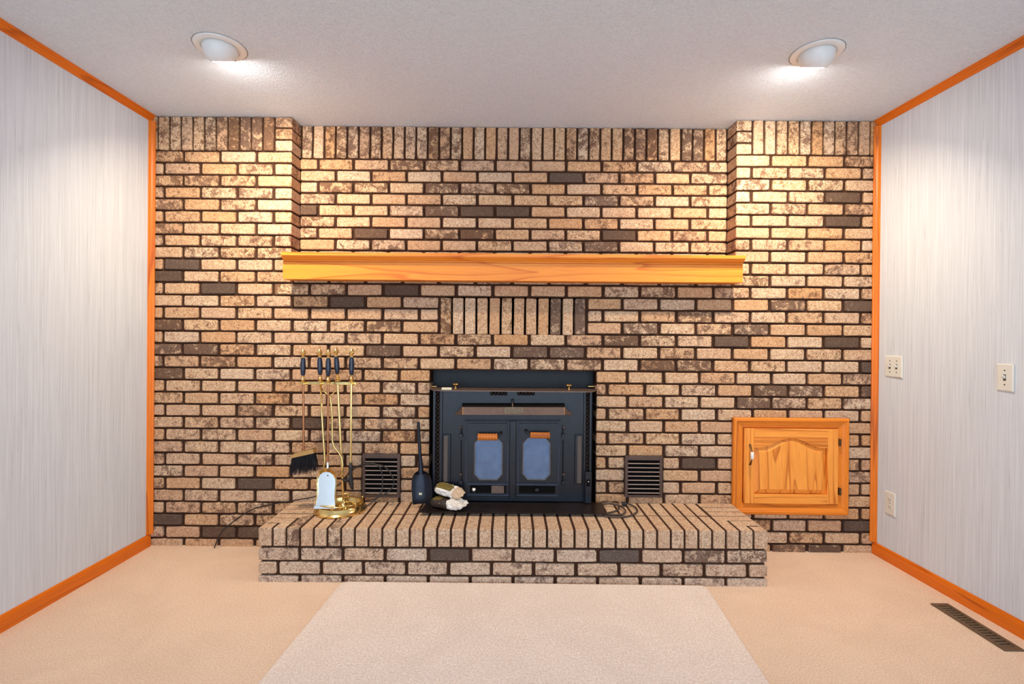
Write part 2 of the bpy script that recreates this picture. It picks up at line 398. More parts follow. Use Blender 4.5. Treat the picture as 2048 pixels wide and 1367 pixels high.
A0 = at(326, 578).x; PITCH = (at(1722.5, 583).x-A0)/19
LOW_E = [366, 437, 509, 581, 654.5, 726, 798, None, None, 1255, 1328, 1399, 1472, 1543.7, 1614.6, 1685.8]
LOW_O = [328.6, 400.8, 472.5, 546.3, 618, 689.6, 762.6, 833, None, 1214.5, 1289.5, 1361, 1433.6, 1506, 1577, 1648.7, 1721.6]
for k in range(33):
    z1 = ZT[k]; z0 = ZT[k+1]+.0116; zm = (z0+z1)/2; ymid = rowpx(k)+12
    if k < 18: js = [A0+PITCH*(i+(0 if k % 2 else -.473)) for i in range(0, 21)]
    else: js = [at(p, ymid+(p-440)*.005).x for p in (LOW_O if k % 2 else LOW_E) if p]
    js = [x for x in js if XL0+.03 < x < XR0-.03]
    holes = []
    if k <= 8: holes.append((XCL, XCR, 0, .125))
    if k == 9: holes.append((XCL+.05, XCR-.05, .01, .05))
    if 12 <= k <= 14: holes.append((SX0, SX1, .011, .05))
    if k >= 18 and k <= 28: holes.append((OX0, OX1, 0, .115))
    if 25 <= k <= 27: holes += [(VL0, VL1, .004, .05), (VR0, VR1, .004, .05)]
    if k >= 29: holes.append((HX0+.08, HX1-.08, 0, .05))
    edges = sorted(e for h in holes for e in h[:2])
    bounds = [(XL0+.004, 0, .05)] + [(x, J/2, .05) for x in js if all(abs(x-e) > .032 for e in edges) and not any(h[0] < x < h[1] for h in holes)] + [(XR0-.004, 0, .05)]
    for h in holes: bounds += [(h[0], h[2], h[3]), (h[1], h[2], h[3])]
    bounds.sort(); 
    for (a, ga, da), (b, gb, db) in zip(bounds, bounds[1:]):
        if any(h[0]-1e-6 <= a and b <= h[1]+1e-6 for h in holes): continue
        if b-a < .03: continue
        if a > CX0+.01 and b < CX1-.01 and z0 > CZ0+.005 and z1 < CZ1-.005: continue
        mid = (a+b)/2
        par = wl if mid < XCL else wr if mid > XCR else wc
        brick(par, a+ga+random.uniform(0, .002), b-gb-random.uniform(0, .002), z0, z1, 0, max(da, db))
# soldiers along the ceiling on both piers, with three stacked halves at each inner corner
zs0 = ZT[0]+.010; zs1 = H-.002
def soldiers(par, x0, x1, n, y, z0, z1, gap, first=None):
    p = (x1-x0)/n
    for i in range(n): brick(par, x0+i*p+gap/2, x0+(i+1)*p-gap/2, z0, z1, y)
ls1 = at(549, 265).x
p_ = at(303+23.4, 265).x-at(303, 265).x
x = ls1
while x-p_ > XL0+.005:
    brick(wl, x-p_+.0055, x-.0065, zs0, zs1); x -= p_
if x-XL0 > .02: brick(wl, XL0+.004, x-.0045, zs0, zs1)
rs0 = at(1505.5, 275).x; x = rs0
while x+p_ < XR0-.005:
    brick(wr, x+.0065, x+p_-.0055, zs0, zs1); x += p_
if XR0-x > .02: brick(wr, x+.0045, XR0-.004, zs0, zs1)
hh = (zs1-zs0+.010)/3
for i in range(3):
    brick(wl, ls1+.006, XCL, zs0+i*hh, zs0+(i+1)*hh-.010, 0, .125)
    brick(wr, XCR, rs0-.006, zs0+i*hh, zs0+(i+1)*hh-.010, 0, .125)
# recessed panel: soldier course, then running bond down to the mantel
RT = [at(640, 210+(425+89.5*i)/3.906, REC).z for i in range(10)]
soldiers(wp, XCL+.004, XCR-.004, 37, REC, RT[0]+.010, H-.002, .0130)
RA = at(671.7, 345, REC).x; RP = (at(1381, 350, REC).x-RA)/10
for k in range(9):
    z1 = RT[k]; z0 = RT[k+1]+.0116
    if z1 < ZREC+.01: break
    z0 = max(z0, ZREC)
    js = [RA+RP*(i+(0 if k % 2 else -.5)) for i in range(-1, 13)]
    b = [XCL+.002]+[x for x in js if XCL+.04 < x < XCR-.04]+[XCR-.002]
    for i, (a, c) in enumerate(zip(b, b[1:])):
        brick(wp, a+(J/2 if i else 0), c-(J/2 if i < len(b)-2 else 0), z0, z1, REC)
# soldier panel below the mantel: open slots between the bricks
n = 12; p = (SX1-SX0)/n
for i in range(n):
    brick(wc, SX0+i*p+.006, SX0+(i+1)*p-.006, SZ0+.001, SZ1-.010, 0, .09)

# ------------------------------------------------------------------ raised hearth
hl, hr = at(517.5, 1110, -.40).x, at(1535, 1115, -.40).x; HD = .40
hearth = empty('brick_hearth', (0, 0, 0)); hearth.rotation_euler = (0, -.0035, 0)
tag(hearth, 'raised brick hearth with rowlock top projecting below the stove', 'hearth')
MB().box((hl+.010, -HD+.012, -.02), (hr-.010, -.004, HZ-.0012)).build('mortar_core', M_mortar, hearth)
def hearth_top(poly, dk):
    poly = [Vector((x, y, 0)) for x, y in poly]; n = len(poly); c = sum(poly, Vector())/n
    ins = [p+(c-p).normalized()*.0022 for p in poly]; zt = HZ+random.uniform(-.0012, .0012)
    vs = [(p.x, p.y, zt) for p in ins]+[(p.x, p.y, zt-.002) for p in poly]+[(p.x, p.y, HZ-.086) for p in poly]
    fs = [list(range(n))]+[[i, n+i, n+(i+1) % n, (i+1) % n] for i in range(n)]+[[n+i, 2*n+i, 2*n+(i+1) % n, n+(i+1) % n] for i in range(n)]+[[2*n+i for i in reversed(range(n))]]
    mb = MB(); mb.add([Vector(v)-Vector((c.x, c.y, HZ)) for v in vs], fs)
    o = mb.build('brick', M_brick, hearth, local=False); o.location = (c.x, c.y, HZ); o.color = (dk, random.random()*.6, .14, 1)  # slight greying imitates daylight, less than on the front
def clip(poly, a, b, c):                            # keep a*x+b*y+c >= 0
    out = []
    for i in range(len(poly)):
        p, q = poly[i], poly[(i+1) % len(poly)]; fp = a*p[0]+b*p[1]+c; fq = a*q[0]+b*q[1]+c
        if fp >= 0: out.append(p)
        if (fp >= 0) != (fq >= 0):
            t = fp/(fp-fq); out.append((p[0]+(q[0]-p[0])*t, p[1]+(q[1]-p[1])*t))
    return out
hp = (hr-hl)/37; g = .006; half = HD/2; MW_ = .205
def area(P): return abs(sum(P[i][0]*P[(i+1) % len(P)][1]-P[(i+1) % len(P)][0]*P[i][1] for i in range(len(P))))/2
def hdk(i, front):
    if front and i in (2, 5): return .6
    return random.uniform(.10, .34)
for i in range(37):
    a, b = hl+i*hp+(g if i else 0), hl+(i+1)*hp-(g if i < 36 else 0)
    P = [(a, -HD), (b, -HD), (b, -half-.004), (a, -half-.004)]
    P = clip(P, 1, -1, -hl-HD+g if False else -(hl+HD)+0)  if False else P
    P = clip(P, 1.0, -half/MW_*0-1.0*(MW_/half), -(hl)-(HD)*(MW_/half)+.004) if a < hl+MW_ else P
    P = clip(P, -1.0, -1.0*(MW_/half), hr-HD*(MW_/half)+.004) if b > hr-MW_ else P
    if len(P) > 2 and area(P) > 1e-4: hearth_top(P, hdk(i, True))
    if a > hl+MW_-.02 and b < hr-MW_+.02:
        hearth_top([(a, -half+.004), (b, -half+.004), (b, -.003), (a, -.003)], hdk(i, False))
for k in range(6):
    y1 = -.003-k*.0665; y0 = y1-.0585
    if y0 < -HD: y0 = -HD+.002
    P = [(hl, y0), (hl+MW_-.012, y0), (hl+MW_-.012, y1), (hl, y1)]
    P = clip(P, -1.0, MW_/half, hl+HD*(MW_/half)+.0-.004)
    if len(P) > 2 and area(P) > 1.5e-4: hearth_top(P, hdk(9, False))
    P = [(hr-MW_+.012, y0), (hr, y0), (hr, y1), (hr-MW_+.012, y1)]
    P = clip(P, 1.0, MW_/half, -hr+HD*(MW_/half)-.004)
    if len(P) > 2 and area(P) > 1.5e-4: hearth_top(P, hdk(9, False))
hz = HZ-.086-.013; cp = .0672
fa = [599, 685.5, 770, 856.5, 941, 1026.5, 1111, 1196, 1282, 1367, 1453]
DKA = {0: .5, 4: .93, 8: .86, 10: .62, 11: .55, 1: .5}
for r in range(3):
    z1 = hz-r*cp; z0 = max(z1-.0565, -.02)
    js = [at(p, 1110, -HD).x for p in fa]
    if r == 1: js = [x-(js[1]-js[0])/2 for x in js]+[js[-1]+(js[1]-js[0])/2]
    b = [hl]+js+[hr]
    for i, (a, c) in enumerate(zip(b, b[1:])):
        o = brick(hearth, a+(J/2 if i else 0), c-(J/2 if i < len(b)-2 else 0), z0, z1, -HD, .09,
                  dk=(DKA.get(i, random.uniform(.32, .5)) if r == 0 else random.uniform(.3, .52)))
        o.color = (o.color[0], o.color[1]*.6, random.uniform(.18, .32), 1)  # front bricks greyed further, cool daylight put into their colour
for s, x in ((-1, hl), (1, hr)):                     # bricks of the two ends
    for r in range(3):
        z1 = hz-r*cp; z0 = max(z1-.0565, -.02)
        for (y0, y1) in (((-HD+.105, -.205), (-.19, -.004)) if r % 2 == 0 else ((-HD+.105, -.004),)):
            o = brick(hearth, 0, y1-y0, z0, z1, 0, .06, dk=random.uniform(.3, .5))
            o.rotation_euler = (0, 0, PI/2 if s > 0 else -PI/2); o.location = (x, (y0+y1)/2, (z0+z1)/2)

# ------------------------------------------------------------------ mantel
mz = at(1024, 507, -.138).z
ma, mb_ = at(562, 500, -.138).x, at(1492, 507, -.138).x
root = tag(empty('mantel_shelf', (0, 0, at(1024, 562, -.12).z)), 'long honey coloured pine mantel shelf above the fireplace', 'mantel')
FD = -.106; fx0, fx1 = at(565.5, 540, FD).x, at(1486, 547, FD).x
zc1 = at(1024, 513, -.16).z; zc0 = at(1024, 526, FD).z; zb0 = at(1024, 561.5, FD).z
MB().prism([(ma, -.138, mz), (mb_, -.138, mz), (mb_, -.002, mz), (XCR-.006, -.002, mz), (XCR-.006, REC-.006, mz), (XCL+.006, REC-.006, mz), (XCL+.006, -.002, mz), (ma, -.002, mz)], (0, 0, -.017)).build('shelf_board', M_mantel, root)
pr = [(FD-.026, mz-.017), (FD-.026, mz-.022), (FD-.020, mz-.024), (FD-.012, mz-.028), (FD-.004, mz-.034), (FD+.004, mz-.038), (FD+.004, mz-.043), (FD+.010, mz-.047), (FD+.013, zc0), (FD+.02, zc0), (FD+.02, mz-.017)]
MB().prism([(fx0, y, z) for y, z in pr], (fx1-fx0, 0, 0)).build('cove_moulding', M_mantel, root)
MB().box((fx0, FD, zb0), (fx1, FD+.0198, zc0-.0003), .0015).build('front_board', M_mantel, root)
MB().box((fx0+.001, FD+.0205, zb0+.002), (fx1-.001, -.004, zb0+.018)).build('bottom_board', M_mantel, root)
for x in (fx0+.001, fx1-.019): MB().box((x, FD+.0205, zb0+.0185), (x+.018, -.004, mz-.0175)).build('end_board', M_mantel, root)

# ------------------------------------------------------------------ wood stove insert
FY = -.05
def S(px, py, Y=FY): return at(px, py, Y)
def sbox(mb, x0, y0, x1, y1, ya, yb, bev=0):         # pixel rectangle on the plane Y=ya (front), going back to yb
    a, b = S(x0, y1, ya), S(x1, y0, ya); zc0_, zc1_ = a.z, b.z
    return mb.box((a.x, ya, a.z), (b.x, yb, b.z), bev)
stove = tag(empty('wood_stove', (at(1025, 997).x, FY, HZ)), 'black double-door wood stove insert filling the brick fireplace opening', 'stove')
ax0, ax1 = at(858.5, 860).x+.003, at(1192.5, 860).x-.003
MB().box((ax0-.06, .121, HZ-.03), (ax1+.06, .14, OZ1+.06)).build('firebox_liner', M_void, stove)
MB().box((ax0, .108, HZ), (ax1, .120, OZ1-.004)).build('back_panel', M_stoved, stove)
mb = MB(); xa, xb = S(866, 900).x, S(1182.5, 900).x
fz0, fz1 = HZ+.022, S(1025, 780, -.05).z
mb.box((S(884.5, 900).x, FY, fz0), (S(1166.5, 900).x, .11, fz1), .002); mb.build('body', M_stove, stove)
for (a, b, c, d) in ((865.5, 870.5, 879, 884.2), (1166.8, 1170.8, 1178.5, 1182.8)):   # side channels with lattice
    for (u, v) in ((a, b), (c, d)): MB().box((S(u, 900).x, FY-.002, fz0), (S(v, 900).x, .10, fz1-.001), .001).build('side_bar', M_stove, stove)
    g0, g1 = S(b, 900).x, S(c, 900).x
    gb = MB().box((g0, FY+.02, fz0), (g1, FY+.025, fz1-.002)).build('side_grille', M_void, stove)
    nz = 26; hzz = (fz1-.004-fz0)/nz; lm = MB()
    for i in range(nz):
        za = fz0+i*hzz
        lm.tube([(g0, FY+.010, za), (g1, FY+.010, za+hzz)], .0016, 4); lm.tube([(g1, FY+.013, za), (g0, FY+.013, za+hzz)], .0016, 4)
    lm.build('lattice', M_hood, gb)
# top shelf with rounded front corners
sz = S(1025, 783, -.10).z; s0, s1 = at(860, 783, -.10).x, at(1194, 783, -.10).x; s0 = max(s0, ax0); 
pts = [(ax0, .11), (ax0, -.002), (s0+.004, -.06), (s0+.03, -.095), (s0+.06, -.10), (s1-.06, -.10), (s1-.03, -.095), (s1-.004, -.06), (ax1, -.002), (ax1, .11)]
MB().prism([(x, y, sz) for x, y in pts], (0, 0, .005)).build('top_shelf', M_hood, stove)
for px in (911, 1138):
    c = at(px, 777.5, -.02); c.z = sz+.005
    MB().lathe([(.007, 0), (.0055, .004), (.0045, .012), (.005, .017), (.014, .020), (.018, .025), (.016, .030), (.008, .033), (0, .034)], c, 20).build('brass_knob', M_brassd, stove, smooth=True, angle=SM)
for (a, b) in ((860, 874), (1176, 1191)):
    p, q = at(a, 772, .06), at(b, 772, .06); MB().box((p.x, .05, p.z-.003), (q.x, .07, p.z+.003), .001).build('bracket_clip', M_brassd, stove)
# top vents
for (a, b) in ((980.5, 1014.5), (1034.5, 1069.5)):
    mb = MB(); x0, x1 = S(a, 786).x, S(b, 786).x; z0, z1 = S(a, 790).z, fz1-.001
    v = MB().box((x0, FY-.001, z0), (x1, FY+.002, z1)).build('top_vent', M_void, stove)
    lm = MB()
    for i in range(5):
        xa_ = x0+(x1-x0)*i/5; xb_ = x0+(x1-x0)*(i+1)/5; lm.tube([(xa_, FY-.002, z0), (xb_, FY-.002, z1)], .0012, 4); lm.tube([(xa_, FY-.002, z1), (xb_, FY-.002, z0)], .0012, 4)
    lm.build('lattice', M_hood, v)
# damper rod above the hood
c = S(1025, 800.5); MB().lathe([(.009, 0), (.009, .03), (.006, .034), (0, .035)], c, 14, (0, -1, 0)).build('damper_tube', M_stoved, stove, smooth=True, angle=SM)
MB().tube([S(1025, 806, -.085), S(1025, 815, -.11)], .004, 8).build('damper_rod', M_hood, stove, smooth=True, angle=SM)
# hood
Aq, Bq = S(924.3, 805.5), S(1128.5, 805.5); Cq, Dq = S(908, 829.5), S(1147, 830)
Eq, Fq = S(924.5, 813.5, -.115), S(1130, 814, -.115); Gq, Hq = S(924.5, 829, -.135), S(1130, 829.5, -.135)
Eb, Fb = S(924.5, 813.5, -.055), S(1130, 814, -.055)
hood = MB(); ns = Vector((0, .003, 0))
hood.prism([Eq, Fq, Hq, Gq], ns); hood.prism([Eq, Gq, Cq], ns); hood.prism([Fq, Hq, Dq], ns); hood.prism([Cq, Dq, Hq, Gq], (0, 0, .002))
ho = hood.build('hood', M_hood, stove)
MB().prism([Aq+Vector((0, -.001, 0)), Bq+Vector((0, -.001, 0)), Fq+Vector((0, .001, -.002)), Eq+Vector((0, .001, -.002))], (0, 0, -.004)).build('hood_opening', M_void, ho)
for px in (925.5, 1129): MB().tube([S(px, 814, -.1165), S(px, 829, -.1365)], .0012, 5).build('hood_seam', M_brassd, ho)
MB().prism([S(1009, 814, -.1175), S(1046, 814, -.1175), S(1046, 826.5, -.134), S(1009, 826.5, -.134)], (0, .002, 0)).build('name_plate', M_bronzed, ho)
for i in range(3): MB().tube([S(1013, 817+i*3, -.122-.004*i), S(1042-(i % 2)*8, 817+i*3, -.122-.004*i)], .0007, 4).build('engraved_line', M_slot, ho)
# door surround: raised frame
mb = MB()
o = [S(926, 997, -.058), S(926, 846, -.058), S(930, 838.5, -.058), S(1121, 839, -.058), S(1124, 846, -.058), S(1124, 997, -.058)]
mb.prism(o, (0, .012, 0)); mb.build('door_frame', M_stove, stove)
# doors
DYf = -.076
for di, (a, b, wx0, wx1, hx0, hx1, bx, hy0, hy1) in enumerate(((929, 1018.5, 949, 1004.5, 954.7, 995.7, 1001.5, 866, 880.5), (1032.5, 1121, 1045.8, 1100.2, 1060, 1100.5, 1052.5, 863.5, 876.4))):
    zt, zb = S(a, 841.5, DYf).z, S(a, 996.5, DYf).z; X0, X1 = S(a, 920, DYf).x, S(b, 920, DYf).x
    W0, W1 = S(wx0, 920, DYf).x, S(wx1, 920, DYf).x; wzt, wzb = S(wx0, 874.5, DYf).z, S(wx0, 958.5, DYf).z; cx = .031
    octo = [(W0+cx*.9, wzb), (W1-cx*.9, wzb), (W1, wzb+cx), (W1, wzt-cx), (W1-cx*.9, wzt), (W0+cx*.9, wzt), (W0, wzt-cx), (W0, wzb+cx)]
    rect = [(W0+cx*.9, zb), (W1-cx*.9, zb), (X1, wzb+cx), (X1, wzt-cx), (W1-cx*.9, zt), (W0+cx*.9, zt), (X0, wzt-cx), (X0, wzb+cx)]
    corner = {1: (X1, zb), 3: (X1, zt), 5: (X0, zt), 7: (X0, zb)}
    mb = MB(); yf, yb = DYf, -.0585
    for i in range(8):
        j = (i+1) % 8; poly = [octo[i], octo[j], rect[j]]+([corner[i]] if i in corner else [])+[rect[i]]
        mb.prism([(x, yf, z) for x, z in poly], (0, yb-yf, 0))
    door = mb.build('door', M_stove, stove)
    MB().prism([(x, DYf+.006, z) for x, z in octo], (0, .004, 0)).build('glass_screen', M_screen, door)
    rim = [(x, DYf-.001, z) for x, z in octo]; MB().tube(rim+[rim[0], rim[1]], .0022, 6).build('window_rim', M_bronzed, door)  # lighter rim colour also serves as a painted highlight
    # raised panel line
    mm = .011; e = [(X0+mm, zb+.095), (X0+mm, zt-mm), (X1-mm, zt-mm), (X1-mm, zb+.095)]
    MB().tube([(x, DYf-.0005, z) for x, z in e], .0036, 6).build('panel_bead', M_stovel, door)
    # turned wooden handle on a bolt
    zc = (S(hx0, hy0, -.11).z+S(hx0, hy1, -.11).z)/2; ha, hb = S(hx0, 870, -.11).x, S(hx1, 870, -.11).x; rr = (S(hx0, hy0, -.11).z-S(hx0, hy1, -.11).z)/2
    prof = []
    for i in range(41):
        t = i/40; prof.append((rr*(.80+.20*abs(math.sin(t*PI*7))) if 0 < i < 40 else 0, t*(hb-ha)))
    MB().lathe(prof, (ha, -.11, zc), 18, (1, 0, 0)).build('handle', M_spring, door, smooth=True)
    bxw = S(bx, 870, -.11).x; inner = hb if di == 0 else ha; bz = S(bx, 867 if di == 0 else 862.5, -.10).z
    MB().tube([(inner, -.11, zc), (bxw, -.105, bz), (bxw, DYf, bz)], .005, 10).build('handle_stem', M_stoved, door, smooth=True, angle=SM)
    MB().lathe([(.010, 0), (.010, .008), (.006, .012), (0, .0125)], (bxw, DYf, bz), 14, (0, -1, 0)).build('handle_boss', M_stoved, door, smooth=True, angle=SM)
    # draft control at the bottom
    d0, d1 = S(935 if di == 0 else 1030.5, 976, DYf).x, S(1017.5 if di == 0 else 1115.5, 976, DYf).x; d0 = max(d0, X0+.002); d1 = min(d1, X1-.002)
    dz1, dz0 = S(950, 965, DYf).z, S(950, 989, DYf).z
    MB().box((d0, DYf-.0005, dz0), (d1, DYf-.003, dz1)).build('draft_plate', M_stove, door)
    MB().box((d0, DYf-.003, dz1-.005), (d1, DYf-.011, dz1), .001).build('draft_rail', M_stovel, door)
    MB().box((d0, DYf-.003, dz0), (d1, DYf-.008, dz0+.004), .001).build('draft_rail', M_stovel, door)
    sl0, sl1 = d0+.014, d1-.014
    MB().box((sl0, DYf-.0035, dz0+.012), (sl1, DYf-.0045, dz1-.013)).build('draft_slot', M_void, door)
    k0 = S(947.8 if di == 0 else 1073.7, 978.5, DYf-.01); 
    if di == 0:
        MB().lathe([(.004, 0), (.004, .008), (.013, .014), (.009, .020), (0, .028)], (k0.x, DYf-.004, k0.z), 18, (0, -1, 0)).build('draft_knob', M_silver, door, smooth=True, angle=SM)
        q0, q1 = S(983, 978, DYf).x, S(1008, 978, DYf).x
        pl = MB().box((q0, DYf-.0045, dz0+.012), (q1, DYf-.006, dz1-.013)).build('draft_label', M_hood, door)
    else:
        MB().lathe([(.005, 0), (.005, .010), (.012, .014), (.014, .020), (.012, .027), (.006, .031), (0, .032)], (k0.x, DYf-.004, k0.z), 18, (0, -1, 0)).build('draft_knob', M_stoved, door, smooth=True, angle=SM)
MB().box((S(1019.3, 920, DYf).x, DYf-.002, S(1025, 996.5, DYf).z), (S(1031.7, 920, DYf).x, -.0585, S(1025, 841.5, DYf).z), .002).build('door_astragal', M_stove, stove)
for px in (922, 1126.5):                               # hinges: lugs with a pin
    for (ya, yb) in ((855, 874), (949, 968)):
        c0, c1 = S(px, yb, -.066), S(px, ya, -.066)
        hg = MB().box((c0.x-.010, -.078, c0.z), (c0.x+.010, FY-.0005, c0.z+.020), .002).build('hinge', M_stove, stove)
        MB().tube([(c0.x, -.068, c0.z+.018), (c0.x, -.068, c1.z)], .0045, 8).build('hinge_pin', M_stoved, hg, smooth=True, angle=SM)
        MB().lathe([(.007, 0), (.007, .004), (.003, .007), (0, .0075)], (c0.x, -.068, c1.z), 10).build('pin_head', M_hood, hg, smooth=True, angle=SM)
    MB().tube([(S(px, 900, -.06).x, -.06, S(px, 945, -.06).z), (S(px, 900, -.06).x, -.06, S(px, 880, -.06).z)], .003, 6).build('hinge_rod', M_stoved, stove)
# side vent boxes with perforated strip
for (a, b, g0, g1, ya, yb) in ((885.5, 901, 888, 895, 868, 965), (1150, 1165.5, 1155, 1162.5, 869, 968)):
    z0, z1 = S(a, yb, -.062).z, S(a, ya, -.062).z
    bx_ = MB().box((S(a, 900, -.062).x, -.062, z0), (S(b, 900, -.062).x, FY-.0005, z1), .003).build('vent_box', M_stove, stove)
    MB().box((S(g0, 900, -.063).x, -.0635, z0+.006), (S(g1, 900, -.063).x, -.0622, z1-.008)).build('perforated_strip', M_latt, bx_)
# blower switch box
z0, z1 = HZ+.022, S(1176, 943.5, -.075).z
sb = MB().box((S(1170.3, 970, -.075).x, -.075, z0), (S(1183, 970, -.075).x, FY-.003, z1), .003).build('switch_box', M_stove, stove)
q = S(1176.5, 966, -.076); MB().box((q.x-.010, -.0775, q.z-.018), (q.x+.010, -.0752, q.z+.022), .001).build('switch_face', M_void, sb)
MB().lathe([(.004, 0), (.0035, .006), (0, .007)], (q.x, -.0775, q.z+.010), 10, (0, -1, 0)).build('toggle', M_silver, sb, smooth=True)
# ash apron plate on the hearth
APZ = HZ+.020
p = [ground(837.5, 1023.5, APZ), ground(1212.5, 1026, APZ)]; yfr = (p[0].y+p[1].y)/2
b0, b1 = at(857, 990, -.045).x, at(1202, 990, -.045).x
MB().prism([(p[0].x, yfr, APZ), (p[1].x, yfr, APZ), (b1, FY+.004, APZ), (b0, FY+.004, APZ)], (0, 0, -.004)).build('apron_plate', M_apron, stove)
MB().prism([(p[0].x+.03, yfr+.035, HZ+.0015), (p[1].x-.03, yfr+.035, HZ+.0015), (b1, FY+.004, HZ+.0015), (b0, FY+.004, HZ+.0015)], (0, 0, .0135)).build('apron_base', M_void, stove)
nb = S(1019, 778, -.03)
bx_ = tag(MB().box((at(883.5, 778, -.08).x, -.085, sz+.0055), (at(903, 778, -.08).x, -.065, sz+.017), .001).build('paper_slip', M_cream), 'small cream paper slip lying on the left of the stove shelf', 'paper')

# ------------------------------------------------------------------ cabinet door in the brick wall
cx0, cx1 = at(1467, 930, -.03).x, at(1699, 930, -.03).x; cz0, cz1 = at(1583, 1029.5, -.03).z, at(1583, 836, -.03).z
dx0, dx1 = at(1488.5, 930, -.03).x, at(1676, 930, -.03).x; dz0, dz1 = at(1583, 1007, -.03).z, at(1583, 857, -.03).z
cab = tag(empty('wall_cabinet', ((cx0+cx1)/2, 0, cz0)), 'orange oak cabinet door with arched raised panel set in the brick wall', 'cabinet')
def frame_side(A, B, C, Dd, mat):                     # A,B outer corners; C,Dd inner corners (x,z)
    prof = [(0, -.006), (0, -.026), (.12, -.033), (.30, -.034), (.36, -.030), (.42, -.030), (.62, -.024), (.72, -.024), (.78, -.020), (.92, -.020), (1, -.014), (1, -.006)]
    mb = MB(); n = len(prof); vs = []
    for (P, Q) in ((A, C), (B, Dd)):
        for (t, y) in prof: vs.append((P[0]+(Q[0]-P[0])*t, y, P[1]+(Q[1]-P[1])*t))
    mb.add(vs, [list(range(n)), [n+i for i in reversed(range(n))]]+[[i, (i+1) % n, n+(i+1) % n, n+i] for i in range(n)])
    return mb.build('frame_rail', mat, cab)
e = .002
frame_side((cx0, cz1), (cx1, cz1), (dx0-e, dz1+e), (dx1+e, dz1+e), M_frameX); frame_side((cx0, cz0), (cx1, cz0), (dx0-e, dz0-e), (dx1+e, dz0-e), M_frameX)
frame_side((cx0, cz0), (cx0, cz1), (dx0-e, dz0-e), (dx0-e, dz1+e), M_frameZ); frame_side((cx1, cz0), (cx1, cz1), (dx1+e, dz0-e), (dx1+e, dz1+e), M_frameZ)
MB().box((dx0-.004, -.009, dz0-.004), (dx1+.004, -.006, dz1+.004)).build('cabinet_back', M_slot, cab)
door = empty('door', (dx0-cab.location.x, 0, dz0-cab.location.z)); door.parent = cab
yf, yb = -.032, -.012
ix0, ix1 = at(1508, 930, yf).x, at(1655.5, 930, yf).x; iz0 = at(1583, 988.5, yf).z; izs, izp = at(1583, 895, yf).z, at(1583, 876, yf).z
def arch(x0, x1, zs, zp, n=28):                       # cathedral curve from shoulder to peak
    out = []
    for i in range(n+1):
        t = i/n; u = abs(t-.5)*2; k = 0 if u > .86 else .5+.5*math.cos(PI*u/.86)
        out.append((x0+(x1-x0)*t, zs+(zp-zs)*k))
    return out
MB().box((dx0, yf, dz0), (ix0, yb, dz1), .0015).build('stile', M_oakZ, door); MB().box((ix1, yf, dz0), (dx1, yb, dz1), .0015).build('stile', M_oakZ, door)
MB().box((ix0+.0003, yf, dz0), (ix1-.0003, yb, iz0), .001).build('bottom_rail', M_oakX, door)
mb = MB(); cv = arch(ix0+.0003, ix1-.0003, izs, izp)
for (a, b) in zip(cv, cv[1:]): mb.prism([(a[0], yf, a[1]), (b[0], yf, b[1]), (b[0], yf, dz1), (a[0], yf, dz1)], (0, yb-yf, 0))
mb.build('top_rail', M_oakX, door)
yp0, yp1 = -.015, -.031; bw = .032
oc = arch(ix0+.001, ix1-.001, izs-.001, izp-.001); ic = arch(ix0+bw, ix1-bw, izs-.026, izp-.020)
outer = [(ix0+.001, iz0+.001)]+oc+[(ix1-.001, iz0+.001)]; inner = [(ix0+bw, iz0+.028)]+ic+[(ix1-bw, iz0+.028)]
n = len(outer); mb = MB()
vs = [(x, yp0, z) for x, z in outer]+[(x, yp1+.003, z) for x, z in inner]+[(x+(.002 if i == 0 else 0), yp1, z) for i, (x, z) in enumerate(inner)]
mb.add(vs, [[i, (i+1) % n, n+(i+1) % n, n+i] for i in range(n)]+[[n+i, n+(i+1) % n, 2*n+(i+1) % n, 2*n+i] for i in range(n)])
cz_ = inner[0][1]
for i in range(1, n-2): mb.add([(inner[i][0], yp1, inner[i][1]), (inner[i+1][0], yp1, inner[i+1][1]), (inner[i+1][0], yp1, cz_), (inner[i][0], yp1, cz_)], [[0, 1, 2, 3]])
mb.build('raised_panel', M_oakZ, door, recalc=True)
h0, h1, h2 = at(1501, 890.5, -.04), at(1504.5, 909, -.05), at(1501, 928, -.04)
hd = MB().tube([h0+Vector((0, .008, .004)), h0, at(1503, 898, -.055), at(1504.5, 903, -.060)], [.005, .0055, .003, .003], 8)
hd.tube([h2+Vector((0, .008, -.004)), h2, at(1503, 921, -.055), at(1504.5, 917, -.060)], [.005, .0055, .003, .003], 8)
hd.build('handle', M_hinge, door, smooth=True, angle=SM)
MB().tube([at(1504.5, 903.5, -.060), at(1504.5, 905, -.061), at(1504.5, 916, -.061), at(1504.5, 917.5, -.060)], [.007, .0095, .0095, .007], 14).build('ceramic_grip', M_ceramic, door, smooth=True, angle=SM)
for py in (884, 982):
    c = at(1678, py, -.03); MB().box((c.x-.004, -.040, c.z-.020), (c.x+.008, -.026, c.z+.020), .0015).build('hinge', M_hinge, door)

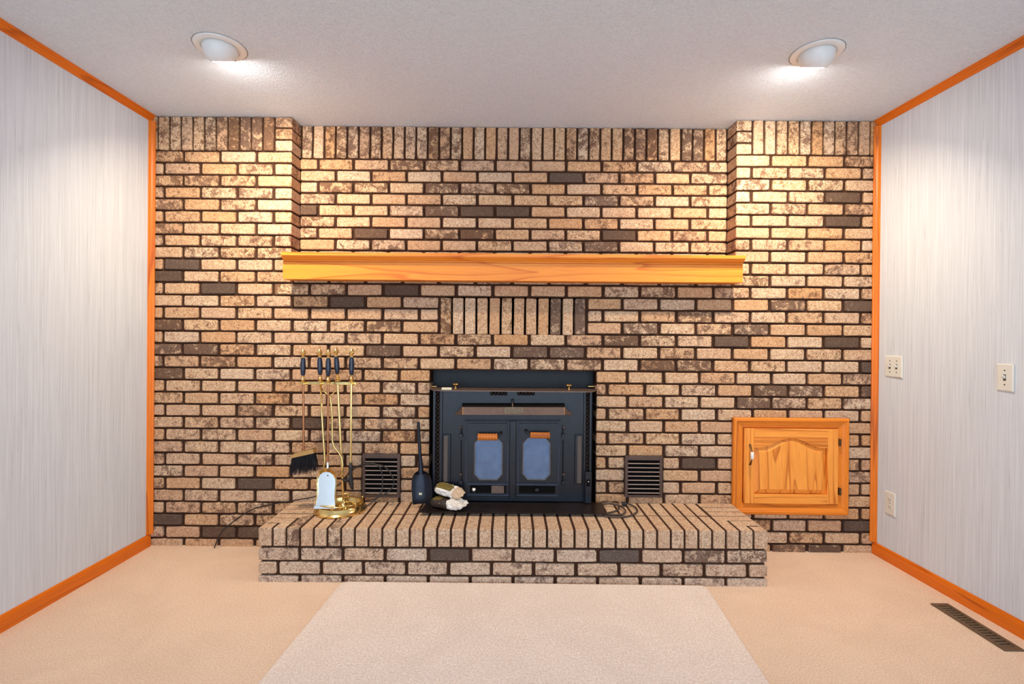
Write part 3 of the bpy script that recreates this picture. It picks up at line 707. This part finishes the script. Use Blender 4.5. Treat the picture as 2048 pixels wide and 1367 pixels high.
# ------------------------------------------------------------------ wall registers on the brick
def wall_register(px0, px1, py0, py1, label):
    a, b = at(px0, py1, -.02), at(px1, py0, -.02); r = tag(empty('wall_register', ((a.x+b.x)/2, 0, a.z)), label, 'vent', 'brown louvred registers in the brick beside the stove')
    x0, x1, z0, z1 = a.x, b.x, a.z, b.z; t = .016; ft = .024
    for (u, v, s, q) in ((x0, x0+t, z0, z1), (x1-t, x1, z0, z1)): MB().box((u, -.020, s), (v, .004, q), .0015).build('frame', M_vent, r)
    MB().box((x0+t, -.020, z1-ft), (x1-t, .004, z1), .0015).build('frame', M_vent, r); MB().box((x0+t, -.020, z0), (x1-t, .004, z0+.012), .0015).build('frame', M_vent, r)
    MB().box((x0+t, .003, z0+.010), (x1-t, .006, z1-ft)).build('back_plate', M_void, r)
    n = 8; dz = (z1-ft-.008-(z0+.012))/n; first = None
    for i in range(n):
        zc = z0+.012+dz*(i+.55)
        if first is None:
            first = MB().prism([(x0+t, -.018, zc-.0025), (x0+t, -.018, zc+.0028), (x0+t, -.001, zc-.0016), (x0+t, -.001, zc-.0036)], (x1-x0-2*t, 0, 0)).build('louvre', M_slat, r); z_f = zc
        else:
            c = first.copy(); COL.objects.link(c); c.parent = r; c.location = (0, 0, zc-z_f)
    return r
wall_register(724, 800, 908, 994, 'brown louvred wall register behind the brass fire tools')
wall_register(1250, 1325.5, 912, 994, 'brown louvred wall register above the coiled power cord')

# ------------------------------------------------------------------ fire tool set
bc = ground(663, 1036.5, HZ); BR = .137; BC = Vector((bc.x, bc.y+BR, HZ-.0015)); TY = BC.y
def T(px, py, dy=0.0): return at(px, py, TY+dy)
st = tag(empty('fire_tool_stand', BC), 'polished brass fire tool stand with round tray base on the hearth', 'tool stand')
MB().lathe([(0, .010), (.105, .010), (.108, .016), (.112, .030), (.118, .034), (.121, .030), (.124, .020), (.130, .014), (.137, .008), (.137, 0), (0, 0)], BC, 40).build('tray_base', M_brass, st, smooth=True, angle=SM)
N = 40; MB().tube([BC+Vector((.116*math.cos(2*PI*i/N), .116*math.sin(2*PI*i/N), .050)) for i in range(N+1)], .003, 6, False).build('gallery_rail', M_brass, st, smooth=True)
for i in range(6):
    a = 2*PI*i/6+.5; MB().lathe([(.004, 0), (.006, .006), (.003, .012), (.006, .020), (.004, .026), (0, .028)], BC+Vector((.116*math.cos(a), .116*math.sin(a), .032)), 10).build('gallery_finial', M_brass, st, smooth=True)
foot = T(687.5, 1003, .03); foot.z = BC.z+.012; top = T(675.5, 768, .03)
MB().tube([foot, top], .0062, 10).build('pole', M_brass, st, smooth=True, angle=SM)
MB().lathe([(.026, 0), (.024, .008), (.012, .016), (.008, .026), (.005, .034)], foot, 18).build('pole_foot', M_brass, st, smooth=True, angle=SM)
HP = [(.0040, 0), (.0105, .004), (.0115, .012), (.0135, .030), (.0145, .055), (.0135, .080), (.0115, .096), (.0100, .104), (0, .105)]   # navy grip
def fittings(root, base, axis=(0, 0, 1), s=1.0):
    a = Vector(axis).normalized(); b0 = Vector(base)
    MB().lathe([(.015*s, -.010), (.016*s, -.004), (.006*s, 0), (.011*s, .006), (.012*s, .012), (.007*s, .018), (.010*s, .026)], b0-a*.020, 14, a).build('lower_ferrule', M_brass, root, smooth=True, angle=SM)
    L = .098*s
    MB().lathe([(r*s, z*.93*s) for r, z in HP], b0+a*.008, 16, a).build('grip', M_handle, root, smooth=True, angle=SM)
    MB().lathe([(.010*s, 0), (.008*s, .006), (.005*s, .010), (.012*s, .017), (.0155*s, .026), (.013*s, .034), (.006*s, .041), (.004*s, .045), (0, .046)], b0+a*(.008+.0975*s), 16, a).build('finial', M_brass, root, smooth=True, angle=SM)
fittings(st, T(675, 751, .03), (T(673.5, 712, .03)-T(676, 751, .03)))
cz = T(656, 764.5)
MB().box((T(597, 770, -.0).x, TY+.010, T(597, 769).z), (T(711, 765).x, TY+.022, T(597, 763).z), .002).build('cross_arm', M_brass, st)
MB().box((cz.x-.007, TY-.045, T(656, 766).z), (cz.x+.007, TY+.011, T(656, 762).z), .002).build('hook_arm', M_brass, st)
for (a, b) in ((606, 1), (640, 1), (702, 1)):
    p = T(a, 766); MB().box((p.x-.011, TY-.022, p.z-.004), (p.x+.011, TY+.0098, p.z+.002), .001).build('hook_plate', M_brass, st)
MB().tube([T(675.5, 778, .03), T(668, 784, .028), T(662.5, 790, .026), T(662, 800, .026), T(663.5, 862, .026)], .0032, 8).build('brace', M_brass, st, smooth=True)
# brush
br = tag(empty('hearth_brush', T(607, 945, -.01)), 'black bristle hearth brush with navy grip at the left of the stand', 'brush', 'brass fire tools')
MB().tube([T(606.5, 768, -.01), T(607.5, 900, -.01)], .0058, 8).build('rod', M_bronze, br, smooth=True, angle=SM); fittings(br, T(606, 754, -.01))
q = [T(584, 908, -.01), T(629, 895.5, -.01), T(631, 904, -.01), T(586, 914, -.01)]
MB().prism([p+Vector((0, -.022, 0)) for p in q], (0, .044, 0)).build('brush_cap', M_brass, br)
bm_ = MB(); rnd = random.Random(3)
ql, qr = T(587, 913, -.01), T(629, 903, -.01); el, er = T(580, 950, -.01), T(637, 941, -.01)
for i in range(34):
    for j in range(5):
        t = (i+rnd.random())/34; y = -.018+.009*j; a = ql.lerp(qr, t)+Vector((0, y, .004)); b = el.lerp(er, t)+Vector((0, y*1.4, rnd.uniform(-.006, .014)))
        c = a.lerp(b, .5)+Vector((rnd.uniform(-.002, .002), 0, 0)); bm_.tube([a, c, b], [.0016, .0017, .0006], 4)
tag(bm_.build('bristles', M_bristle, br), kind='stuff')
# shovel
sh = tag(empty('ash_shovel', T(652, 1016, -.055)), 'bright bell-shaped ash shovel standing in front of the brass stand', 'shovel', 'brass fire tools')
MB().tube([T(656.5, 768, -.04), T(655.5, 935, -.05)], .0058, 8).build('rod', M_bronze, sh, smooth=True, angle=SM); fittings(sh, T(656.5, 755, -.04))
MB().tube([T(655.5, 924, -.051), T(655, 938, -.056)], [.006, .008], 10).build('socket', M_silver, sh, smooth=True, angle=SM)
half_ = [(653, 943), (660, 944.5), (666, 949), (670, 957), (670.8, 966), (669.5, 978), (668.5, 990), (669, 1000), (670.5, 1012)]
left = [(628.5, 1011), (633, 1000), (635.5, 990), (636.2, 978), (635.5, 966), (636.5, 957), (640, 949), (646, 944.5)]
ol = half_+left
def sy_(py): return -.060-.030*(py-943)/70
face = [T(px, py, sy_(py)) for px, py in ol]
MB().prism(face, (0, .003, 0)).build('blade', M_silver, sh)
cen = (652.5, 975)
ring = []
for (px, py) in ol:
    if py > 1008: k = 1.0
    else: k = 1.16
    ring.append(T(cen[0]+(px-cen[0])*k, cen[1]+(py-cen[1])*(1.22 if py < 975 else 1.0), sy_(py)-.012))
mb = MB(); n = len(face)
for i in range(n):
    if i == 8: continue
    j = (i+1) % n; mb.prism([face[i], face[j], ring[j], ring[i]], (0, .0025, 0))
mb.build('blade_rim', M_brass, sh)
lip = [T(628.5, 1011.5, sy_(1011)), T(670.5, 1012, sy_(1011)), T(671.5, 1017, sy_(1011)-.004), T(627, 1016.5, sy_(1011)-.004)]
MB().prism(lip, (0, .003, 0)).build('blade_lip', M_silver, sh)
MB().lathe([(.004, 0), (.003, .002), (0, .0025)], T(655.5, 950.5, sy_(950)), 10, (0, -1, 0)).build('rivet', M_slot, sh)
# tongs
tg = tag(empty('fire_tongs', T(655, 935, 0)), 'brass fire tongs with bowed arms hanging left of the shovel rod', 'tongs', 'brass fire tools')
fittings(tg, T(640.5, 753, 0), T(640, 712, 0)-T(641, 753, 0))
MB().tube([T(641, 766, 0), T(645, 850, -.005), T(648.5, 900, -.008), T(649.5, 925, -.01), T(647, 934, -.012), T(649, 944, -.012)], .0056, 8).build('arm', M_brass, tg, smooth=True)
MB().tube([T(643, 777, .004), T(652, 785, .010), T(661, 794, .012), T(664.5, 830, .012), T(664.5, 880, .010), T(668, 893, .008), T(678, 905, .004), T(683, 914, .0), T(686, 928, 0), T(684, 942, -.004), T(676, 950, -.006)], .0048, 8).build('arm', M_brass, tg, smooth=True)
MB().tube([T(650, 912, -.004), T(658, 906.5, .004), T(664.5, 899, .008)], .0022, 6).build('link', M_brass, tg, smooth=True)
# poker
pk = tag(empty('fire_poker', T(703, 980, -.01)), 'brass fire poker with black iron hooked tip at the right of the stand', 'poker', 'brass fire tools')
MB().tube([T(702.5, 768, -.01), T(701.5, 926, -.01)], .0058, 8).build('rod', M_brass, pk, smooth=True, angle=SM); fittings(pk, T(703, 753, -.01))
tp = MB().tube([T(701.5, 924, -.01), T(701.5, 932, -.01), T(701, 945, -.01), T(701.5, 962, -.01), T(704, 974, -.01), T(706.5, 983, -.01)], [.007, .010, .010, .013, .009, .002], 10)
tp.tube([T(700.5, 953, -.01), T(695, 960, -.01), T(688, 961, -.01), T(682, 956, -.01)], [.011, .010, .006, .002], 10)
tp.build('hooked_tip', M_iron, pk, smooth=True)

# ------------------------------------------------------------------ coal shovel leaning on the brick
cs = tag(empty('coal_shovel', at(845, 1008, -.10)), 'black coal shovel leaning on the brick beside the stove', 'shovel')
def CSY(py): return -.030-.085*(py-843)/165
def C_(px, py, d=0): return at(px, py, CSY(py)+d)
MB().tube([C_(836.5, 843), C_(838.5, 880), C_(840, 910), C_(841.5, 932), C_(842, 948)], [.008, .0085, .0095, .013, .016], 12).build('shaft', M_coal, cs, smooth=True, angle=SM)
rows = [(941, 836, 848), (945, 829.5, 856), (951, 826, 861), (960, 824, 863.5), (975, 823.5, 864.5), (990, 824.5, 865), (1000, 825, 864.5), (1009, 826, 864)]
G = []
for (py, a, b) in rows:
    r = []
    for i in range(9):
        t = i/8; u = abs(t-.5)*2; p = C_(a+(b-a)*t, py-(4*(1-u) if py > 1005 else 0)*0); p.y += .018*(1-u**2)-.006+(.006 if py > 1000 else 0); r.append(p)
    G.append(r)
mb = MB(); nr, nc = len(G), 9; vs = [p for r in G for p in r]+[p+Vector((0, .003, 0)) for r in G for p in r]; o2 = nr*nc; fs = []
for i in range(nr-1):
    for j in range(nc-1):
        a = i*nc+j; fs += [[a, a+1, a+nc+1, a+nc], [o2+a, o2+a+nc, o2+a+nc+1, o2+a+1]]
for i in range(nr-1):
    for j in (0, nc-1): a = i*nc+j; fs.append([a, a+nc, o2+a+nc, o2+a])
for j in range(nc-1):
    for i in (0, nr-1): a = i*nc+j; fs.append([a, a+1, o2+a+1, o2+a])
mb.add(vs, fs); mb.build('scoop', M_coal, cs, smooth=True, angle=SM)
q = C_(841, 987, -.001); MB().box((q.x-.008, q.y-.002, q.z-.005), (q.x+.008, q.y+.002, q.z+.005)).build('sticker', M_cream, cs)

# ------------------------------------------------------------------ crumpled packets on the apron
def mat_packet(name, base, top, xt, zt, yt, white, xw, fleck):   # printed panel on the top face, white lining at the open end
    t = NT(name); tc = t.n('ShaderNodeTexCoord'); sep = t.n('ShaderNodeSeparateXYZ'); t.l(tc.outputs['Object'], sep.inputs[0])
    n = t.noise(tc.outputs['Object'], 30, 3); f = t.noise(tc.outputs['Object'], 140, 4, .7)
    x = t.math('ADD', sep.outputs[0], t.math('MULTIPLY', t.math('SUBTRACT', n, .5), .03))
    pan = t.math('MULTIPLY', t.math('MULTIPLY', t.math('GREATER_THAN', sep.outputs[2], zt), t.math('LESS_THAN', t.math('ABSOLUTE', sep.outputs[1]), yt)),
                 t.math('MULTIPLY', t.math('GREATER_THAN', x, xt[0]), t.math('LESS_THAN', x, xt[1])))
    c = t.mix(pan, base, t.mix(t.ramp(f, [(.48, (0,)*3), (.56, (1,)*3)]), top, fleck))
    c = t.mix(t.math('GREATER_THAN', x, xw), c, t.mix(t.ramp(f, [(.56, (0,)*3), (.66, (1,)*3)]), white, srgb(176, 150, 128)))
    t.set(c, .42, 0, .4); return t.m
def packet(name, L, W, Hh, rot, loc, mat, label, seed, parts):
    bm = bmesh.new(); bmesh.ops.create_cube(bm, size=1); bmesh.ops.subdivide_edges(bm, edges=bm.edges[:], cuts=13, use_grid_fill=True)
    for v in bm.verts:
        x, y, z = v.co*2
        r = max(abs(x), abs(y), abs(z)); e = 4.5; q_ = (abs(x)**e+abs(y)**e+abs(z)**e)**(1/e); x, y, z = x*r/q_, y*r/q_, z*r/q_
        fl = max(0, x-.35)/.65; z *= 1-.75*fl; y *= 1+.18*fl          # the open end is squeezed flat and flares
        p = Vector((x*L/2, y*W/2, z*Hh/2)); o_ = Vector((seed, seed*.3, 2))
        nn = Vector((noise.noise(p*30+o_), noise.noise(p*30+o_*2), noise.noise(p*30+o_*3)))
        cr = abs(noise.noise(p*48+o_))+.5*abs(noise.noise(p*100+o_)); k = .35+.65*max(0, x+.3)
        v.co = p+nn*.009*k+p.normalized()*(.3-cr)*.022*k
    zmin = min((Matrix.Rotation(rot[1], 3, 'Y') @ v.co).z for v in bm.verts)
    me = bpy.data.meshes.new(name); bm.to_mesh(me); bm.free(); me.materials.append(mat)
    o = bpy.data.objects.new(name, me); COL.objects.link(o); o.rotation_euler = rot; o.location = Vector(loc)
    if parts: o.location.z = loc[2]-zmin
    return tag(o, label, 'packet')
cB = ground(897, 1016, APZ)
WHT, OLV, DKB = srgb(232, 226, 218), srgb(128, 112, 58), srgb(50, 38, 32)
M_pk1 = mat_packet('packet_olive_white', WHT, OLV, (-.075, .018), .006, .030, srgb(206, 178, 150), .030, srgb(86, 70, 30))
M_pk2 = mat_packet('packet_dark_torn', DKB, OLV, (-.088, -.035), .006, .036, WHT, .012, srgb(70, 58, 26))
pk2 = packet('crumpled_packet', .195, .100, .045, (0, 0, -.38), (cB.x, cB.y+.012, APZ+.0005), M_pk2, 'torn dark brown packet with white lining lying on the apron plate', 3.3, True)
pk1 = packet('crumpled_packet', .165, .075, .042, (.25, .16, -.36), (cB.x+.002, cB.y+.042, APZ+.052), M_pk1, 'olive and white crumpled packet lying on top of the torn one', 8.1, True)

# ------------------------------------------------------------------ cords
def smooth_path(P, k=6):
    out = []
    for i in range(len(P)-1):
        p0, p1, p2, p3 = P[max(i-1, 0)], P[i], P[i+1], P[min(i+2, len(P)-1)]
        for j in range(k):
            t = j/k; out.append(.5*((2*p1)+(p2-p0)*t+(2*p0-5*p1+4*p2-p3)*t*t+(3*p1-p0-3*p2+p3)*t**3))
    return out+[P[-1]]
lc = [at(428.5, 1087, -.03), at(444, 1062.5, -.022), at(474.6, 1037, -.016), at(510, 1016, -.014), at(561, 1005, -.016), at(600, 998, -.02), at(631, 992, -.012), at(662, 976, -.010), at(682, 966, -.030),
      at(692, 952, -.05), at(712, 935, -.06), at(735, 926, -.06), at(757, 931, -.07), at(765, 955, -.08), at(762, 985, -.10), at(745, 1003, -.12), at(730, 1012, -.14), ground(717, 1011, HZ+.006)]
lc[0].z = .004
tag(MB().tube(smooth_path(lc), .0034, 7).build('power_cable', M_cord, None, smooth=True), 'thin black cable looping over the hearth and down to the carpet', 'cable')
lp = [at(690, 965, -.05), at(697, 945, -.05), at(715, 931, -.05), at(750, 928, -.05), at(772, 935, -.055), at(787, 958, -.06), at(784, 975, -.07), at(765, 990, -.08), at(740, 1000, -.09), ground(718, 1003, HZ+.006)]
tag(MB().tube(smooth_path(lp), .0034, 7).build('power_cable', M_cord, None, smooth=True), 'second black cable loop standing before the left wall register', 'cable')
def Gd(px, py, z=.006): return ground(px, py, HZ+.0036+z)
rc = [Gd(1196, 1006), Gd(1215, 1002), Gd(1236, 1004), Gd(1238, 1014), Gd(1232, 1021), Gd(1216, 1025), Gd(1212, 1027.5), Gd(1225, 1028.5), Gd(1244, 1028), Gd(1251, 1022, .012), Gd(1246, 1015, .014), Gd(1236, 1010, .014), Gd(1220, 1007, .014), Gd(1208, 1008, .012),
      Gd(1206, 1016, .010), Gd(1207, 1029), Gd(1220, 1032.5), Gd(1245, 1033), Gd(1262, 1030), Gd(1274, 1023), Gd(1272, 1015), Gd(1262, 1009, .010), Gd(1254, 1006.5, .012)]
co = tag(empty('blower_cord', Gd(1235, 1018, 0)), 'coiled brown power cord with black plug on the right of the hearth', 'cord')  # power cord of the stove's blower
MB().tube(smooth_path(rc), .0046, 8).build('cable', M_cordb, co, smooth=True)
pg = Gd(1249, 1007, .014); MB().box((pg.x-.016, pg.y-.010, pg.z-.010), (pg.x+.012, pg.y+.010, pg.z+.010), .004).build('plug', M_cord, co, smooth=True, angle=SM)
for s in (-1, 1): MB().box((pg.x-.034, pg.y+s*.006-.001, pg.z-.003), (pg.x-.0155, pg.y+s*.006+.001, pg.z+.003)).build('prong', M_silver, co)

# ------------------------------------------------------------------ ceiling lamps (eyeball downlights)
lamp_a, lamp_b = ground(440.5, 94, H), ground(1633.5, 106, H)
TILT = math.radians(29)
def eyeball(loc, label):
    r = tag(empty('eyeball_downlight', loc), label, 'ceiling light', 'eyeball downlights in the ceiling')
    loc = Vector(loc); R = .070; nrm = Vector((0, math.sin(TILT), -math.cos(TILT))); c = loc+Vector((0, 0, -.008))
    MB().lathe([(.075, -.004), (.076, -.008), (.088, -.010), (.101, -.005), (.104, -.0005), (.104, .004), (.075, .004)], loc, 48).build('trim_ring', M_white, r, smooth=True, angle=SM)
    MB().lathe([(.104, -.0002), (.1062, -.0012), (.1062, .003)], loc, 48).build('shadow_gap', M_shadowline, r)
    ap = math.radians(47); pf = []
    for i in range(22):
        a = ap+(PI*.80-ap)*i/21; pf.append((R*math.sin(a), R*math.cos(a)))
    pf = [(pf[0][0]-.004, pf[0][1]-.010), (pf[0][0]-.003, pf[0][1])]+pf
    MB().lathe(pf, c, 40, nrm).build('eyeball', M_white, r, smooth=True, angle=SM)
    t = NT('lamp_glow'); t.b.inputs['Emission Color'].default_value = (1, .94, .86, 1); t.b.inputs['Emission Strength'].default_value = 230; v = t.coord(); t.set(t.ramp(t.noise(v, 40), [(0, (.8,)*3), (1, (.9,)*3)]), .5)
    MB().lathe([(.047, 0), (.045, .003), (.034, .007), (.018, .009), (0, .0095)], c+nrm*.044, 30, nrm).build('bulb_lens', t.m, r, smooth=True)
    ld = bpy.data.lights.new('bulb', 'AREA'); ld.shape = 'DISK'; ld.size = .055; ld.energy = LAMP_W; ld.spread = math.radians(138); ld.color = LAMP_COL
    lo = bpy.data.objects.new('bulb', ld); COL.objects.link(lo); lo.parent = r
    lo.location = c+nrm*.058-loc; lo.rotation_euler = nrm.to_track_quat('-Z', 'Y').to_euler()
    return r
eyeball(lamp_a, 'white eyeball downlight in the ceiling at the left')
eyeball(lamp_b, 'white eyeball downlight in the ceiling at the right')

# ------------------------------------------------------------------ rug in front of the hearth
a, b = ground(684, 1163, .012), ground(1412, 1171, .012); c, d = ground(523, 1367, .012), ground(1532, 1367, .012)
u = (b-a).normalized(); wd = (b-a).length; v = Vector((u.y, -u.x, 0)); ln = .80
a = Vector((a.x, max(a.y, -5), 0)); a.y = min(a.y, -HD-.012); pts = []
def corner(o, e1, e2, r=.03, n=6): return [o+e1*(r*(1-math.sin(t*PI/2/n)))+e2*(r*(1-math.cos(t*PI/2/n))) for t in range(n+1)]
A, B = a, a+u*wd; vv = ((c-a).normalized()+(d-B).normalized()).normalized(); vv.z = 0
C, D2 = A+vv*ln, B+vv*ln
pts = list(reversed(corner(A, u, vv)))[::1]; pts = corner(A, u, vv)+list(reversed(corner(C, u, -vv)))+corner(D2, -u, -vv)+list(reversed(corner(B, -u, vv)))
mb = MB(); n = len(pts); cen_ = sum(pts, Vector())/n
lay = [(0.0, .0005), (0, .011), (.004, .0145), (.010, .016)]
vs = []
for ins, z in lay:
    for p in pts: q = p+(cen_-p).normalized()*ins; vs.append((q.x, q.y, z))
fs = [[(len(lay)-1)*n+i for i in range(n)], list(reversed(range(n)))]
for k in range(len(lay)-1): fs += [[k*n+i, k*n+(i+1) % n, (k+1)*n+(i+1) % n, (k+1)*n+i] for i in range(n)]
mb.add(vs, fs); tag(mb.build('hearth_rug', M_rug, None), 'pale beige carpet mat lying in front of the hearth', 'rug')

# ------------------------------------------------------------------ floor register by the right wall
f0, f1 = ground(1860, 1206, .004), ground(1896, 1206, .004); f2, f3 = ground(2048, 1300, .004), ground(2010, 1300, .004)
fx0, fx1 = (f0.x+f3.x)/2, (f1.x+f2.x)/2; fy1, fy0 = f0.y, f3.y
fr = tag(empty('floor_register', ((fx0+fx1)/2, (fy0+fy1)/2, .001)), 'brown metal floor register in the carpet along the right wall', 'vent')
t = .016
for (a, b, c, d) in ((fx0, fx0+t, fy0, fy1), (fx1-t, fx1, fy0, fy1), (fx0+t, fx1-t, fy1-.022, fy1), (fx0+t, fx1-t, fy0, fy0+.022)): MB().box((a, c, .001), (b, d, .006), .001).build('frame', M_reg, fr)
MB().box((fx0+t, fy0+.022, .0005), (fx1-t, fy1-.022, .0012)).build('back_plate', M_void, fr)
n = 16; dy = (fy1-fy0-.044)/n; first = None
for i in range(n):
    y = fy0+.022+dy*(i+.5)
    if first is None: first = MB().prism([(fx0+t, y-.0035, .0015), (fx0+t, y-.0010, .0015), (fx0+t, y+.0045, .0052), (fx0+t, y+.0020, .0052)], (fx1-fx0-2*t, 0, 0)).build('louvre', M_reg, fr); yy = y
    else: c = first.copy(); COL.objects.link(c); c.parent = fr; c.location = (0, y-yy, 0)

# ------------------------------------------------------------------ switch plates and outlet on the right wall
def wall_plate(name, px0, px1, py0, py1, label, cat, toggles, outlet=False):
    X = XR0+.02; ya = atx(px0, (py0+py1)/2, X); X = xr(ya.y); p = atx(px0, (py0+py1)/2, X); q = atx(px1, (py0+py1)/2, X)
    yc = (p.y+q.y)/2; X = xr(yc); hgt = (atx((px0+px1)/2, py0, X)-atx((px0+px1)/2, py1, X)).z; wd = abs(p.y-q.y)*.98; zc = (atx((px0+px1)/2, py0, X).z+atx((px0+px1)/2, py1, X).z)/2
    r = tag(empty(name, (X, yc, zc)), label, cat); h = hgt/2; w2 = wd/2
    mb = MB(); lay = [(0, -.0003), (0, -.004), (.005, -.0065)]; vs = []
    for ins, x in lay: vs += [(x, -w2+ins, -h+ins), (x, w2-ins, -h+ins), (x, w2-ins, h-ins), (x, -w2+ins, h-ins)]
    mb.add(vs, [[0, 1, 2, 3], [8, 9, 10, 11]]+[[k*4+i, k*4+(i+1) % 4, k*4+4+(i+1) % 4, k*4+4+i] for k in range(2) for i in range(4)])
    pl = mb.build('plate', M_plate, r, local=False)
    for y in toggles:
        if not outlet:
            MB().box((-.0072, y-.006, -.013), (-.0060, y+.006, .013)).build('toggle_slot', M_slot, pl, local=False)
            MB().prism([(-.0065, y-.0045, -.006), (-.0065, y-.0045, .008), (-.017, y-.0035, .011), (-.018, y-.0035, .004)], (0, .009, 0)).build('toggle', M_plate, pl, local=False)
            for s in (-1, 1): MB().lathe([(.0035, 0), (.003, .001), (0, .0012)], (-.0064, y, s*.030), 8, (-1, 0, 0)).build('screw', M_slot, pl, local=False)
        else:
            for s in (-1, 1):
                rc_ = MB().prism([(-.0060, y+.0165*math.cos(a*PI/8)*(1), s*.0195+.0135*max(-.85, min(.85, math.sin(a*PI/8)))) for a in range(16)], (-.002, 0, 0)).build('receptacle', M_plate, pl, local=False)
                for (dy, hh_) in ((-.0065, .008), (.0065, .0065)): MB().box((-.0086, y+dy-.0014, s*.0195-.001), (-.0079, y+dy+.0014, s*.0195+hh_)).build('slot', M_slot, rc_, local=False)
                MB().lathe([(.0026, 0), (0, .0006)], (-.0080, y, s*.0195-.0065), 8, (-1, 0, 0)).build('ground_hole', M_slot, rc_, local=False)
            MB().lathe([(.0032, 0), (0, .001)], (-.0064, y, 0), 8, (-1, 0, 0)).build('screw', M_slot, pl, local=False)
    return r
wall_plate('switch_plate', 1770.5, 1805.5, 711, 754, 'ivory double light switch plate on the right wall beside the brick', 'light switch', (-.023, .023))
wall_plate('switch_plate', 1995, 2029, 727, 782, 'ivory single light switch plate nearest the right edge', 'light switch', (0,))
wall_plate('power_outlet', 1770.5, 1791.5, 983, 1029, 'ivory duplex power outlet low on the right wall', 'outlet', (0,), True)
